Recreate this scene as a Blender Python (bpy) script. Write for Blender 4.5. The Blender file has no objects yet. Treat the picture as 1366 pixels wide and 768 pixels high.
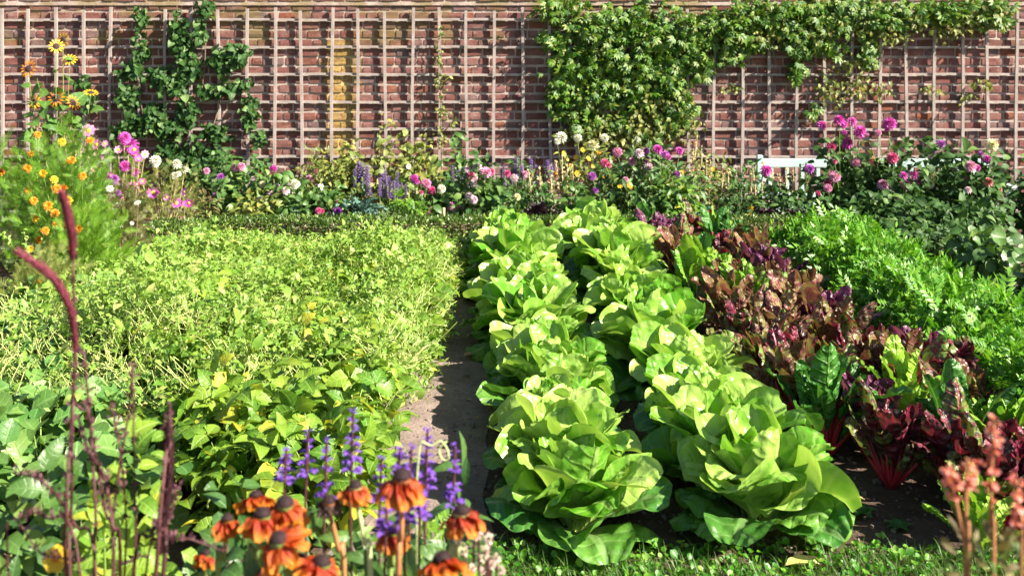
import bpy, math, random
import numpy as np
PI=math.pi
R=np.random.default_rng(11)
rnd=random.Random(5)
sc=bpy.context.scene
C=sc.collection
F=1500.0; H=1.7; HX=589.0; HY=5.0           # the lens: pixels of focal length, eye height, vanishing point
def at(x,y,Y): return np.array([(x-HX)/F*Y, Y, H-(y-HY)/F*Y])
def ground_z(x,y):
    x=np.asarray(x,float); y=np.asarray(y,float)
    t=np.clip((y-8.0)/0.6,0,1)
    z=-0.25*t*t*(3-2*t)
    n=np.sin(x*9.1+y*5.3)*np.sin(y*11.7-x*3.1)*.008+np.sin(x*31+1.3*np.sin(y*17))*np.sin(y*27+x*8)*.005
    n=n+np.sin(x*63+y*11)*np.sin(y*71-x*23)*.003
    return z+n
def gz(x,y): return float(ground_z(x,y))

# ------------------------------------------------------------------ materials
def NT(name):
    m=bpy.data.materials.new(name); m.use_nodes=True
    nt=m.node_tree; nt.nodes.clear()
    return m,nt
def N(nt,t,**k):
    n=nt.nodes.new(t)
    for a,b in k.items():
        if a in n.bl_rna.properties: setattr(n,a,b)
    return n
def setin(nt,sock,v):
    if isinstance(v,bpy.types.NodeSocket): nt.links.new(v,sock)
    elif isinstance(v,(tuple,list)) and len(v)==3 and sock.type=='RGBA': sock.default_value=(*v,1)
    else: sock.default_value=v
def mth(nt,op,a,b=None,c=None,clamp=False):
    n=N(nt,'ShaderNodeMath',operation=op); n.use_clamp=clamp
    setin(nt,n.inputs[0],a)
    if b is not None: setin(nt,n.inputs[1],b)
    if c is not None: setin(nt,n.inputs[2],c)
    return n.outputs[0]
def mix(nt,f,a,b,mode='MIX'):
    n=N(nt,'ShaderNodeMix',data_type='RGBA',blend_type=mode)
    setin(nt,n.inputs[0],f); setin(nt,n.inputs[6],a); setin(nt,n.inputs[7],b)
    return n.outputs[2]
def sstep(nt,v,a,b,lo=0.,hi=1.):
    n=N(nt,'ShaderNodeMapRange',interpolation_type='SMOOTHSTEP')
    setin(nt,n.inputs[0],v); n.inputs[1].default_value=a; n.inputs[2].default_value=b
    n.inputs[3].default_value=lo; n.inputs[4].default_value=hi
    return n.outputs[0]
def noise(nt,vec,scale,detail=3,rough=.6):
    n=N(nt,'ShaderNodeTexNoise'); n.inputs['Scale'].default_value=scale
    n.inputs['Detail'].default_value=detail; n.inputs['Roughness'].default_value=rough
    if vec is not None: nt.links.new(vec,n.inputs['Vector'])
    return n.outputs[0]

def leafmat(name,c1,c2,c3=None,c3amt=.12,tip=None,vein=.25,veincol=None,nv=7,trans=.35,rough=.42,bump=.3,
            pucker=0,mott=.5,spec=.5,rib=.06,edge=None,base=None,spots=None,K=.62):
    q=lambda c: None if c is None else tuple(v*(K if i!=1 else K**.85) for i,v in enumerate(c))
    c1,c2,c3,tip,veincol,edge,base,spots=map(q,(c1,c2,c3,tip,veincol,edge,base,spots))
    m,nt=NT(name)
    geo=N(nt,'ShaderNodeNewGeometry'); tc=N(nt,'ShaderNodeTexCoord'); oi=N(nt,'ShaderNodeObjectInfo')
    sep=N(nt,'ShaderNodeSeparateXYZ'); nt.links.new(tc.outputs['UV'],sep.inputs[0])
    u,v=sep.outputs[0],sep.outputs[1]
    isl=geo.outputs['Random Per Island']
    nz=noise(nt,tc.outputs['Object'],14,3)
    f=mth(nt,'ADD',mth(nt,'MULTIPLY',isl,.85),mth(nt,'MULTIPLY',mth(nt,'SUBTRACT',nz,.5),mott*2),clamp=True)
    f=mth(nt,'ADD',f,mth(nt,'MULTIPLY',mth(nt,'SUBTRACT',oi.outputs['Random'],.5),.35),clamp=True)
    col=mix(nt,f,c1,c2)
    if c3:
        r2=mth(nt,'FRACT',mth(nt,'MULTIPLY',isl,37.7))
        col=mix(nt,sstep(nt,r2,1-c3amt-.03,1-c3amt+.03),col,c3)
    au=mth(nt,'MULTIPLY',mth(nt,'ABSOLUTE',mth(nt,'SUBTRACT',u,.5)),2)
    if base: col=mix(nt,sstep(nt,v,.02,.45,1,0),col,base)
    if tip: col=mix(nt,sstep(nt,v,.5,1.0),col,tip)
    if edge: col=mix(nt,sstep(nt,au,.6,1.0),col,edge)
    if spots:
        nz2=noise(nt,tc.outputs['Object'],26,4)
        col=mix(nt,sstep(nt,nz2,.46,.56),col,spots)
    h=None
    if vein>0:
        ph=mth(nt,'SUBTRACT',mth(nt,'MULTIPLY',v,nv*2*PI),mth(nt,'ADD',mth(nt,'MULTIPLY',au,4.2),mth(nt,'MULTIPLY',nz,2.2)))
        sv=mth(nt,'POWER',mth(nt,'ADD',mth(nt,'MULTIPLY',mth(nt,'COSINE',ph),.5),.5),10)
        rb=sstep(nt,au,rib,rib*2.4+.02,1,0)
        vv=mth(nt,'MAXIMUM',mth(nt,'MULTIPLY',sv,.55),rb)
        vc=veincol or tuple(min(1,c*1.5+.08) for c in c2)
        col=mix(nt,mth(nt,'MULTIPLY',vv,vein),col,vc)
        h=mth(nt,'MULTIPLY',vv,-.6)
    nb=noise(nt,tc.outputs['Object'],60,2)
    h=nb if h is None else mth(nt,'ADD',h,mth(nt,'MULTIPLY',nb,.5))
    if pucker:
        vo=N(nt,'ShaderNodeTexVoronoi',feature='SMOOTH_F1'); vo.inputs['Scale'].default_value=pucker
        nt.links.new(tc.outputs['Object'],vo.inputs['Vector'])
        h=mth(nt,'ADD',h,mth(nt,'MULTIPLY',vo.outputs[0],-2.2))
    bp=N(nt,'ShaderNodeBump'); bp.inputs['Strength'].default_value=bump; bp.inputs['Distance'].default_value=.012 if pucker else .006
    nt.links.new(h,bp.inputs['Height'])
    p=N(nt,'ShaderNodeBsdfPrincipled'); nt.links.new(col,p.inputs['Base Color'])
    setin(nt,p.inputs['Roughness'],mth(nt,'ADD',rough,mth(nt,'MULTIPLY',mth(nt,'SUBTRACT',nz,.5),.3)))
    p.inputs['Specular IOR Level'].default_value=spec
    nt.links.new(bp.outputs[0],p.inputs['Normal'])
    tr=N(nt,'ShaderNodeBsdfTranslucent')
    nt.links.new(mix(nt,.55,col,mix(nt,1.0,col,(1.5,1.45,.55),'MULTIPLY')),tr.inputs[0])
    mx=N(nt,'ShaderNodeMixShader'); mx.inputs[0].default_value=trans*.86
    nt.links.new(p.outputs[0],mx.inputs[1]); nt.links.new(tr.outputs[0],mx.inputs[2])
    o=N(nt,'ShaderNodeOutputMaterial'); nt.links.new(mx.outputs[0],o.inputs[0])
    return m
def plain(name,c1,c2,scale=12,rough=.7,bump=.3,bscale=40,spec=.4,isl=.5,dist=.01):
    m,nt=NT(name)
    geo=N(nt,'ShaderNodeNewGeometry'); tc=N(nt,'ShaderNodeTexCoord')
    nz=noise(nt,tc.outputs['Object'],scale,5)
    f=mth(nt,'ADD',mth(nt,'MULTIPLY',geo.outputs['Random Per Island'],isl),mth(nt,'MULTIPLY',sstep(nt,nz,.3,.7),1-isl),clamp=True)
    p=N(nt,'ShaderNodeBsdfPrincipled'); nt.links.new(mix(nt,f,c1,c2),p.inputs['Base Color'])
    p.inputs['Roughness'].default_value=rough; p.inputs['Specular IOR Level'].default_value=spec
    bp=N(nt,'ShaderNodeBump'); bp.inputs['Strength'].default_value=bump; bp.inputs['Distance'].default_value=dist
    nt.links.new(noise(nt,tc.outputs['Object'],bscale,6,.7),bp.inputs['Height']); nt.links.new(bp.outputs[0],p.inputs['Normal'])
    o=N(nt,'ShaderNodeOutputMaterial'); nt.links.new(p.outputs[0],o.inputs[0])
    return m

M={}
M['lettuce']=leafmat('lettuce_leaf',(.16,.46,.025),(.64,.84,.20),vein=.5,veincol=(.68,.82,.28),nv=6,trans=.36,rough=.36,bump=.5,pucker=30,mott=.6,base=(.58,.76,.22),spec=.5)
M['lettuce_out']=leafmat('lettuce_outer_leaf',(.05,.22,.035),(.22,.46,.07),vein=.5,veincol=(.42,.6,.25),nv=6,trans=.36,rough=.36,bump=.5,pucker=26,mott=.5,base=(.45,.6,.25),spec=.5)
M['bean']=leafmat('bean_leaf',(.12,.30,.025),(.42,.58,.06),c3=(.66,.60,.06),c3amt=.09,vein=.25,nv=5,trans=.42,rough=.45,bump=.5)
M['bean_blue']=leafmat('rounded_bean_leaf',(.09,.25,.045),(.27,.44,.10),c3=(.46,.50,.14),c3amt=.04,vein=.25,nv=4,trans=.35,rough=.45,bump=.4)
M['weed']=leafmat('weed_leaf',(.26,.46,.06),(.56,.72,.16),c3=(.66,.66,.22),c3amt=.10,vein=0,trans=.4,rough=.5,bump=.2)
M['weed_stem']=plain('weed_stem',(.36,.46,.12),(.52,.56,.22),rough=.6)
M['pod']=plain('bean_pod',(.22,.38,.08),(.42,.52,.14),rough=.5)
M['parsley']=leafmat('parsley_leaf',(.06,.26,.015),(.28,.60,.04),c3=(.36,.58,.10),c3amt=.12,vein=0,trans=.38,rough=.42,bump=.3)
M['grass']=leafmat('grass_blade',(.07,.18,.02),(.18,.34,.05),c3=(.35,.36,.12),c3amt=.06,vein=0,trans=.4,rough=.5,bump=.1)
M['mid']=leafmat('border_leaf',(.05,.14,.03),(.16,.30,.06),c3=(.28,.40,.1),c3amt=.1,vein=.2,nv=5,trans=.32,rough=.42)
M['dark']=leafmat('dark_border_leaf',(.03,.09,.02),(.09,.20,.04),c3=(.18,.30,.07),c3amt=.08,vein=.2,nv=5,trans=.3,rough=.55,spec=.3)
M['olive']=leafmat('olive_leaf',(.16,.22,.04),(.36,.40,.09),c3=(.5,.45,.10),c3amt=.15,vein=.15,nv=5,trans=.35,rough=.5)
M['fern']=leafmat('feathery_leaf',(.09,.26,.015),(.30,.52,.03),c3=(.4,.5,.10),c3amt=.08,vein=0,trans=.4,rough=.5)
M['fernbrown']=leafmat('spent_leaf',(.20,.13,.06),(.30,.26,.09),c3=(.16,.25,.06),c3amt=.3,vein=0,trans=.3,rough=.6)
M['box']=leafmat('box_leaf',(.06,.14,.02),(.17,.27,.05),c3=(.30,.36,.09),c3amt=.12,vein=0,trans=.25,rough=.38)
M['vine']=leafmat('vine_leaf',(.03,.10,.02),(.11,.23,.05),c3=(.30,.42,.16),c3amt=.08,vein=.25,nv=4,trans=.28,rough=.52,spec=.3)
M['wist']=leafmat('climber_leaf',(.035,.14,.012),(.22,.42,.03),c3=(.34,.40,.06),c3amt=.2,vein=.1,nv=5,trans=.35,rough=.42)
M['wist_low']=leafmat('olive_climber_leaf',(.10,.16,.03),(.34,.36,.08),c3=(.50,.45,.12),c3amt=.2,vein=.1,nv=5,trans=.35,rough=.5)
M['kale']=leafmat('blue_kale_leaf',(.08,.19,.16),(.18,.32,.28),vein=.3,nv=8,veincol=(.4,.52,.46),trans=.15,rough=.5,pucker=60)
M['purple']=leafmat('purple_leaf',(.022,.012,.022),(.07,.03,.05),c3=(.12,.05,.07),vein=.2,nv=5,trans=.15,rough=.4,veincol=(.14,.06,.09))
M['sunleaf']=leafmat('sunflower_leaf',(.10,.24,.04),(.24,.42,.08),vein=.3,nv=5,trans=.38,rough=.5)
M['stem']=plain('green_stem',(.14,.24,.05),(.28,.36,.10),rough=.5)
M['palestem']=plain('pale_stem',(.40,.50,.20),(.52,.58,.28),rough=.5)
M['brownstem']=plain('russet_stem',(.30,.12,.05),(.42,.20,.08),rough=.6)
M['drystem']=plain('dry_stem',(.42,.32,.16),(.60,.48,.26),rough=.8)
M['woody']=plain('woody_stem',(.14,.09,.06),(.26,.18,.12),rough=.85,bump=.6)
M['dkstem']=plain('maroon_stem',(.035,.012,.015),(.11,.035,.035),rough=.5)
M['plume']=plain('maroon_plume',(.14,.02,.04),(.28,.06,.09),rough=.6,scale=80)
M['dkplume']=plain('dark_seed_plume',(.05,.018,.025),(.14,.05,.06),rough=.7,scale=80)
def chardmat(n,a,b,rib,spots=None,c3=None):
    return leafmat(n,a,b,vein=.75,veincol=rib,nv=7,trans=.30,rough=.38,bump=1.0,pucker=38,mott=.7,rib=.045,spots=spots,c3=c3,c3amt=.3,spec=.5,K=.74)
M['ch_maroon']=chardmat('maroon_chard_leaf',(.11,.012,.035),(.34,.05,.10),(.45,.03,.08),c3=(.20,.26,.06),spots=(.05,.035,.03))
M['ch_bronze']=chardmat('bronze_chard_leaf',(.16,.10,.05),(.28,.28,.08),(.42,.07,.09),spots=(.16,.06,.05),c3=(.22,.36,.06))
M['ch_green']=chardmat('green_chard_leaf',(.14,.38,.02),(.36,.60,.06),(.46,.52,.14))
M['ch_purple']=chardmat('purple_chard_leaf',(.09,.02,.07),(.26,.08,.19),(.40,.06,.16))
M['ch_pink']=chardmat('pinkish_chard_leaf',(.26,.15,.09),(.40,.34,.13),(.46,.14,.14),spots=(.28,.09,.09))
M['ch_dgreen']=chardmat('dark_green_chard_leaf',(.03,.14,.02),(.09,.28,.04),(.20,.40,.08))
M['redstalk']=plain('crimson_stalk',(.45,.015,.04),(.62,.06,.08),rough=.35,spec=.6)
M['orstalk']=plain('orange_stalk',(.55,.20,.06),(.62,.34,.12),rough=.35,spec=.6)
M['palestalk']=plain('pale_stalk',(.50,.55,.24),(.62,.62,.36),rough=.4)
def petal(n,a,b,**k): return leafmat(n,a,b,vein=k.pop('vein',.12),nv=1,trans=k.pop('trans',.35),rough=.55,bump=.2,mott=.3,K=.8,**k)
M['magenta']=petal('magenta_petal',(.62,.05,.48),(.80,.16,.66))
M['pink']=petal('pink_petal',(.74,.24,.50),(.86,.46,.70))
M['paleP']=petal('pale_lilac_petal',(.78,.52,.72),(.88,.70,.82))
M['rose']=petal('rose_petal',(.60,.05,.22),(.78,.16,.38))
M['violet']=petal('violet_petal',(.40,.07,.50),(.58,.16,.66))
M['white']=petal('white_petal',(.80,.78,.70),(.88,.86,.80))
M['cream']=petal('cream_petal',(.82,.76,.48),(.88,.84,.62))
M['orange']=petal('orange_petal',(.85,.28,.01),(.90,.42,.02))
M['yellow']=petal('yellow_petal',(.86,.52,.02),(.92,.66,.05))
M['sunpet']=petal('sunflower_petal',(.70,.22,.01),(.85,.42,.02),base=(.45,.05,.01))
M['coral']=petal('coral_petal',(.80,.16,.14),(.88,.34,.20),tip=(.85,.42,.45))
M['rudb']=leafmat('russet_orange_petal',(.52,.035,.002),(.85,.15,.005),vein=.35,veincol=(.40,.02,.004),nv=1,trans=.35,rough=.5,tip=(.95,.30,.01),base=(.22,.008,.004),rib=.05,bump=.4)
M['deadpet']=leafmat('withered_petal',(.07,.03,.025),(.16,.07,.05),vein=.2,nv=1,trans=.15,rough=.7)
M['cone']=plain('dark_flower_cone',(.018,.010,.014),(.06,.025,.022),rough=.8,scale=120,isl=.8)
M['disc']=plain('yellow_disc',(.60,.40,.03),(.75,.5,.06),rough=.8)
M['salvia']=petal('salvia_floret',(.16,.05,.50),(.32,.14,.72))
M['lav']=petal('lavender_floret',(.24,.14,.50),(.42,.28,.66))
M['seed']=plain('pale_seed_head',(.55,.36,.30),(.78,.64,.56),rough=.8)
M['yleaf']=leafmat('fallen_yellow_leaf',(.70,.58,.12),(.80,.72,.26),vein=.2,trans=.2)
M['dryleaf']=leafmat('dry_brown_leaf',(.45,.26,.12),(.62,.42,.22),vein=.3,trans=.2,rough=.7)
M['paint']=plain('mint_white_paint',(.36,.52,.48),(.46,.60,.55),scale=6,rough=.45,bump=.15,bscale=30,isl=.3)
M['timber']=plain('weathered_pale_timber',(.22,.18,.165),(.42,.36,.335),scale=9,rough=.8,bump=.5,bscale=60,isl=.45,dist=.004)

# soil
def soilmat(name,a,b,c,sc1=5,bs=1.0):
    m,nt=NT(name); tc=N(nt,'ShaderNodeTexCoord'); ob=tc.outputs['Object']
    n1=noise(nt,ob,sc1,6); n2=noise(nt,ob,70,6,.7); n3=noise(nt,ob,260,3,.7)
    col=mix(nt,sstep(nt,n1,.35,.68),a,b); col=mix(nt,sstep(nt,n2,.52,.72),col,c)
    h=mth(nt,'ADD',mth(nt,'MULTIPLY',n2,1.0),mth(nt,'MULTIPLY',n3,.4)); h=mth(nt,'ADD',h,mth(nt,'MULTIPLY',n1,1.5))
    bp=N(nt,'ShaderNodeBump'); bp.inputs['Strength'].default_value=bs; bp.inputs['Distance'].default_value=.012
    nt.links.new(h,bp.inputs['Height'])
    p=N(nt,'ShaderNodeBsdfPrincipled'); p.inputs['Roughness'].default_value=.95; p.inputs['Specular IOR Level'].default_value=.15
    nt.links.new(col,p.inputs['Base Color']); nt.links.new(bp.outputs[0],p.inputs['Normal'])
    o=N(nt,'ShaderNodeOutputMaterial'); nt.links.new(p.outputs[0],o.inputs[0]); return m
M['soil']=soilmat('garden_soil',(.07,.046,.034),(.13,.09,.066),(.22,.165,.125))
M['pathsoil']=soilmat('trodden_soil',(.22,.165,.145),(.30,.235,.205),(.42,.34,.29),sc1=7)
# bricks: aged red, mortar smears, a yellow lichen streak below a drip
def brickmat():
    m,nt=NT('aged_red_brick'); geo=N(nt,'ShaderNodeNewGeometry'); tc=N(nt,'ShaderNodeTexCoord'); ob=tc.outputs['Object']
    isl=geo.outputs['Random Per Island']
    cr=N(nt,'ShaderNodeValToRGB'); cr.color_ramp.interpolation='LINEAR'
    el=cr.color_ramp.elements
    cols=[(0,(.25,.10,.08)),(.2,(.31,.14,.115)),(.4,(.23,.095,.08)),(.55,(.34,.17,.14)),(.7,(.25,.125,.11)),(.82,(.33,.12,.065)),(.92,(.18,.12,.115)),(1,(.30,.20,.18))]
    while len(el)<len(cols): el.new(.5)
    for e,(p_,c_) in zip(el,cols): e.position=p_; e.color=(*c_,1)
    nt.links.new(isl,cr.inputs[0])
    n1=noise(nt,ob,9,5); n2=noise(nt,ob,45,5,.7)
    col=mix(nt,sstep(nt,n2,.45,.75,0,.35),cr.outputs[0],(.14,.07,.06))
    col=mix(nt,sstep(nt,n1,.46,.74,0,.75),col,(.40,.28,.24))
    sx=N(nt,'ShaderNodeSeparateXYZ'); nt.links.new(ob,sx.inputs[0]); X,Z=sx.outputs[0],sx.outputs[2]
    xx=mth(nt,'ADD',X,mth(nt,'MULTIPLY',mth(nt,'SUBTRACT',n1,.5),.5))
    st=mth(nt,'MULTIPLY',sstep(nt,xx,-1.08,-.97),sstep(nt,xx,-.84,-.68,1,0))
    st=mth(nt,'MULTIPLY',st,sstep(nt,Z,1.66,1.60,0,1)); st=mth(nt,'MULTIPLY',st,sstep(nt,n2,.38,.58,.15,1))
    col=mix(nt,mth(nt,'MULTIPLY',st,.8),col,(.62,.46,.10))
    top=mth(nt,'MULTIPLY',sstep(nt,Z,1.50,1.64),sstep(nt,noise(nt,ob,2.6,4),.45,.62))
    col=mix(nt,mth(nt,'MULTIPLY',top,.75),col,(.24,.19,.07))
    bp=N(nt,'ShaderNodeBump'); bp.inputs['Strength'].default_value=.8; bp.inputs['Distance'].default_value=.006
    nt.links.new(mth(nt,'ADD',n2,mth(nt,'MULTIPLY',n1,.8)),bp.inputs['Height'])
    p=N(nt,'ShaderNodeBsdfPrincipled'); p.inputs['Roughness'].default_value=.9; p.inputs['Specular IOR Level'].default_value=.2
    nt.links.new(mix(nt,1.0,col,(.64,.60,.63),'MULTIPLY'),p.inputs['Base Color']); nt.links.new(bp.outputs[0],p.inputs['Normal'])
    o=N(nt,'ShaderNodeOutputMaterial'); nt.links.new(p.outputs[0],o.inputs[0])
    m2,nt=NT('pale_lime_mortar'); tc=N(nt,'ShaderNodeTexCoord'); ob=tc.outputs['Object']
    n1=noise(nt,ob,6,5); n2=noise(nt,ob,80,5,.7)
    col=mix(nt,sstep(nt,n1,.35,.65),(.33,.25,.22),(.52,.42,.375)); col=mix(nt,sstep(nt,n2,.55,.75,0,.5),col,(.30,.22,.19))
    sx=N(nt,'ShaderNodeSeparateXYZ'); nt.links.new(ob,sx.inputs[0]); X,Z=sx.outputs[0],sx.outputs[2]
    xx=mth(nt,'ADD',X,mth(nt,'MULTIPLY',mth(nt,'SUBTRACT',n1,.5),.22))
    st=mth(nt,'MULTIPLY',sstep(nt,xx,-1.03,-.97),sstep(nt,xx,-.80,-.72,1,0)); st=mth(nt,'MULTIPLY',st,sstep(nt,Z,1.66,1.60,0,1))
    col=mix(nt,mth(nt,'MULTIPLY',mth(nt,'MULTIPLY',st,sstep(nt,n2,.3,.6,.4,1)),.75),col,(.58,.44,.14))
    top=mth(nt,'MULTIPLY',sstep(nt,Z,1.50,1.64),sstep(nt,noise(nt,ob,2.6,4),.40,.6))
    col=mix(nt,mth(nt,'MULTIPLY',top,.8),col,(.26,.20,.09))
    bp=N(nt,'ShaderNodeBump'); bp.inputs['Strength'].default_value=.8; bp.inputs['Distance'].default_value=.006
    nt.links.new(n2,bp.inputs['Height'])
    p=N(nt,'ShaderNodeBsdfPrincipled'); p.inputs['Roughness'].default_value=.95; p.inputs['Specular IOR Level'].default_value=.1
    nt.links.new(col,p.inputs['Base Color']); nt.links.new(bp.outputs[0],p.inputs['Normal'])
    o=N(nt,'ShaderNodeOutputMaterial'); nt.links.new(p.outputs[0],o.inputs[0])
    return m,m2
M['brick'],M['mortar']=brickmat()

# ------------------------------------------------------------------ mesh builder
class MB:
    def __init__(s): s.V=[];s.F=[];s.U=[];s.n=0
    def add(s,V,Fc,U=None):
        V=np.asarray(V,float).reshape(-1,3); Fc=np.asarray(Fc,int).reshape(-1,4)
        if U is None: U=np.zeros((len(V),2))
        s.V.append(V); s.F.append(Fc+s.n); s.U.append(np.asarray(U,float)); s.n+=len(V)
        return s
    def inst(s,tmpl,rot,loc,scale=None):
        """K transformed copies of a template inside this one mesh (leaves, florets, blades)"""
        V,Fc,U=tmpl; K=len(loc)
        if K==0: return s
        W=np.einsum('kij,nj->kni',rot,V)
        if scale is not None: W=W*np.asarray(scale).reshape(K,1,1)
        W=W+np.asarray(loc)[:,None,:]
        off=(np.arange(K)*len(V))[:,None,None]
        return s.add(W.reshape(-1,3),(Fc[None]+off).reshape(-1,4),np.tile(U,(K,1)))
    def mesh(s,name,mat,org=(0,0,0),smooth=True):
        V=np.concatenate(s.V)-np.asarray(org,float); Fc=np.concatenate(s.F); U=np.concatenate(s.U)
        me=bpy.data.meshes.new(name)
        me.vertices.add(len(V)); me.vertices.foreach_set('co',V.astype(np.float32).ravel())
        me.loops.add(Fc.size); me.loops.foreach_set('vertex_index',Fc.ravel().astype(np.int32))
        me.polygons.add(len(Fc)); me.polygons.foreach_set('loop_start',(np.arange(len(Fc))*4).astype(np.int32))
        try: me.polygons.foreach_set('loop_total',np.full(len(Fc),4,np.int32))
        except Exception: pass
        me.polygons.foreach_set('use_smooth',np.full(len(Fc),smooth))
        uv=me.uv_layers.new(name='UVMap'); uv.data.foreach_set('uv',U[Fc.ravel()].astype(np.float32).ravel())
        me.materials.append(mat); me.update(calc_edges=True)
        return me
    def build(s,name,mat,parent=None,smooth=True,org=None):
        if org is None: org=tuple(parent['_w']) if parent is not None else (0,0,0)
        o=bpy.data.objects.new(name,s.mesh(name,mat,org,smooth)); C.objects.link(o)
        if parent is not None: o.parent=parent
        else: o.location=org
        o['_w']=list(map(float,org))
        return o
def tag(o,label,cat,group=None,kind=None):
    if label: o['label']=label; o['category']=cat
    if group: o['group']=group
    if kind: o['kind']=kind
    return o
def thing(name,label,cat,loc,group=None):
    o=bpy.data.objects.new(name,None); C.objects.link(o); o.empty_display_size=.05
    o.location=tuple(map(float,loc)); o['_w']=[float(v) for v in loc]
    return tag(o,label,cat,group)
def child(name,me,parent,loc,rot=(0,0,0),scale=1.):
    o=bpy.data.objects.new(name,me); C.objects.link(o); o.parent=parent
    w=parent['_w']; o.location=tuple(float(loc[i]-w[i]) for i in range(3)); o.rotation_euler=rot; o.scale=(scale,)*3
    return o
def copy_tree(src,loc,rz,scale,label):
    r=src.copy(); C.objects.link(r); r.location=loc; r.rotation_euler=(0,0,rz); r.scale=scale if isinstance(scale,tuple) else (scale,)*3
    if label: r['label']=label
    for ch in list(src.children):
        c=ch.copy(); C.objects.link(c); c.parent=r
        for g in ch.children:
            d=g.copy(); C.objects.link(d); d.parent=c
    return r

# ------------------------------------------------------------------ shapes
SH={'ovate':lambda t: np.sin(PI*np.clip(t,0,1)**.62)**.85*.98+.02,
    'obovate':lambda t: (np.sin(PI*np.clip(t,0,1)**1.35))**.62*.93+.07*(1-t)+.01,
    'lettuce':lambda t: np.clip(.16*(1-t)**2+np.sqrt(np.clip(1-((t-.60)/.44)**2,0,1))*np.clip(t*2.3+.1,0,1)**1.1,.03,1),
    'round':lambda t: np.sqrt(np.clip(1-((t-.5)/.5)**2,0.004,1)),
    'heart':lambda t: np.clip(np.sqrt(np.clip(t/.22,0,1))*(1-np.clip((t-.2)/.8,0,1)**1.7),.03,1),
    'lance':lambda t: np.sin(PI*np.clip(t,0,1)**.8)*.97+.03,
    'strap':lambda t: np.clip((1-t**3)*(.5+.5*np.clip(t*5,0,1)),.06,1),
    'blade':lambda t: np.clip(1-t**1.6,.05,1),
    'chard':lambda t: np.clip(np.sqrt(np.clip(1-((t-.52)/.50)**2,0,1))*np.clip(.35+t*1.6,0,1),.12,1),
    'petal':lambda t: np.clip(np.sin(PI*np.clip(t*.80+.08,0,1))**.7,.12,1)}
def grid_faces(nu,nv):
    i=np.arange(nv-1)[:,None]*nu+np.arange(nu-1)[None]
    return np.stack([i,i+1,i+nu+1,i+nu],-1).reshape(-1,4)
def leaf(L,W,shape='ovate',nu=3,nv=4,a0=0.,a1=-.5,cup=.5,ruf=0.,rf=3.,rng=R,wob=0.,p=1.,twist=0.):
    t=np.linspace(0,1,nv); s=np.linspace(-1,1,nu)
    w=SH[shape](t)*W/2; a=a0+(a1-a0)*t**p
    am=(a[1:]+a[:-1])/2; dl=L/(nv-1)
    y=np.concatenate([[0],np.cumsum(np.cos(am)*dl)]); z=np.concatenate([[0],np.cumsum(np.sin(am)*dl)])
    S,T=np.meshgrid(s,t); Wd=w[:,None]
    c=max(abs(cup),1e-3)
    x=Wd*np.sin(c*S)/c; n=np.sign(cup)*Wd*(1-np.cos(c*S))/c
    if ruf:
        ph=rng.uniform(0,6.28,2)
        n=n+ruf*np.abs(S)**2.2*np.where(S>0,np.sin(rf*2*PI*T+ph[0]),np.sin(rf*2*PI*T*1.13+ph[1]))*np.clip(T*2,0,1)
    if wob:
        ph=rng.uniform(0,6.28,4)
        n=n+wob*(np.sin(S*2.6+T*5+ph[0])*.6+np.sin(T*11-S*4+ph[1])*.3+np.sin(S*7+ph[2]+T*3)*.2)*np.clip(T*3,0,1)
    if twist:
        tw=twist*T; x,n=x*np.cos(tw)-n*np.sin(tw),x*np.sin(tw)+n*np.cos(tw)
    A=a[:,None]
    V=np.stack([x,y[:,None]-n*np.sin(A),z[:,None]+n*np.cos(A)],-1).reshape(-1,3)
    return V,grid_faces(nu,nv),np.stack([(S+1)/2,T],-1).reshape(-1,2)
def Rz(a):
    c,s=math.cos(a),math.sin(a); return np.array([[c,-s,0],[s,c,0],[0,0,1.]])
def Rx(a):
    c,s=math.cos(a),math.sin(a); return np.array([[1,0,0],[0,c,-s],[0,s,c]])
def Ry(a):
    c,s=math.cos(a),math.sin(a); return np.array([[c,0,s],[0,1,0],[-s,0,c]])
def xf(t,rot,loc,sc_=1.):
    V,Fc,U=t; return V@np.asarray(rot).T*sc_+np.asarray(loc),Fc,U
def frames(d,up):
    d=np.asarray(d,float); d=d/np.linalg.norm(d,axis=1,keepdims=True)
    up=np.asarray(up,float)+1e-6
    x=np.cross(d,up); x/=np.linalg.norm(x,axis=1,keepdims=True)+1e-9
    z=np.cross(x,d)
    return np.stack([x,d,z],-1)
def merge(ts):
    b=MB()
    for t in ts: b.add(*t)
    return np.concatenate(b.V),np.concatenate(b.F),np.concatenate(b.U)
def tube(pts,rad,n=6,cap=True):
    P=np.asarray(pts,float); K=len(P); rad=np.broadcast_to(np.asarray(rad,float),(K,)).copy()
    if cap:
        P=np.vstack([P,P[-1]+(P[-1]-P[-2])*1e-3]); rad=np.append(rad,rad[-1]*.05)
        P=np.vstack([P[0]-(P[1]-P[0])*1e-3,P]); rad=np.insert(rad,0,rad[0]*.05); K+=2
    d=np.gradient(P,axis=0); d/=np.linalg.norm(d,axis=1,keepdims=True)+1e-9
    ref=np.array([0.31,.17,1.]) if abs(d[K//2][2])<.9 else np.array([1.,.2,.1])
    x=np.cross(d,ref); x/=np.linalg.norm(x,axis=1,keepdims=True)+1e-9; z=np.cross(x,d)
    a=np.linspace(0,2*PI,n,endpoint=False)
    V=P[:,None]+rad[:,None,None]*(np.cos(a)[None,:,None]*x[:,None]+np.sin(a)[None,:,None]*z[:,None])
    i=np.arange(K-1)[:,None]*n; j=np.arange(n)[None]; j2=(j+1)%n
    Fc=np.stack([i+j,i+j2,i+n+j2,i+n+j],-1).reshape(-1,4)
    U=np.stack([np.tile(a/(2*PI),K),np.repeat(np.linspace(0,1,K),n)],-1)
    return V.reshape(-1,3),Fc,U
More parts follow.
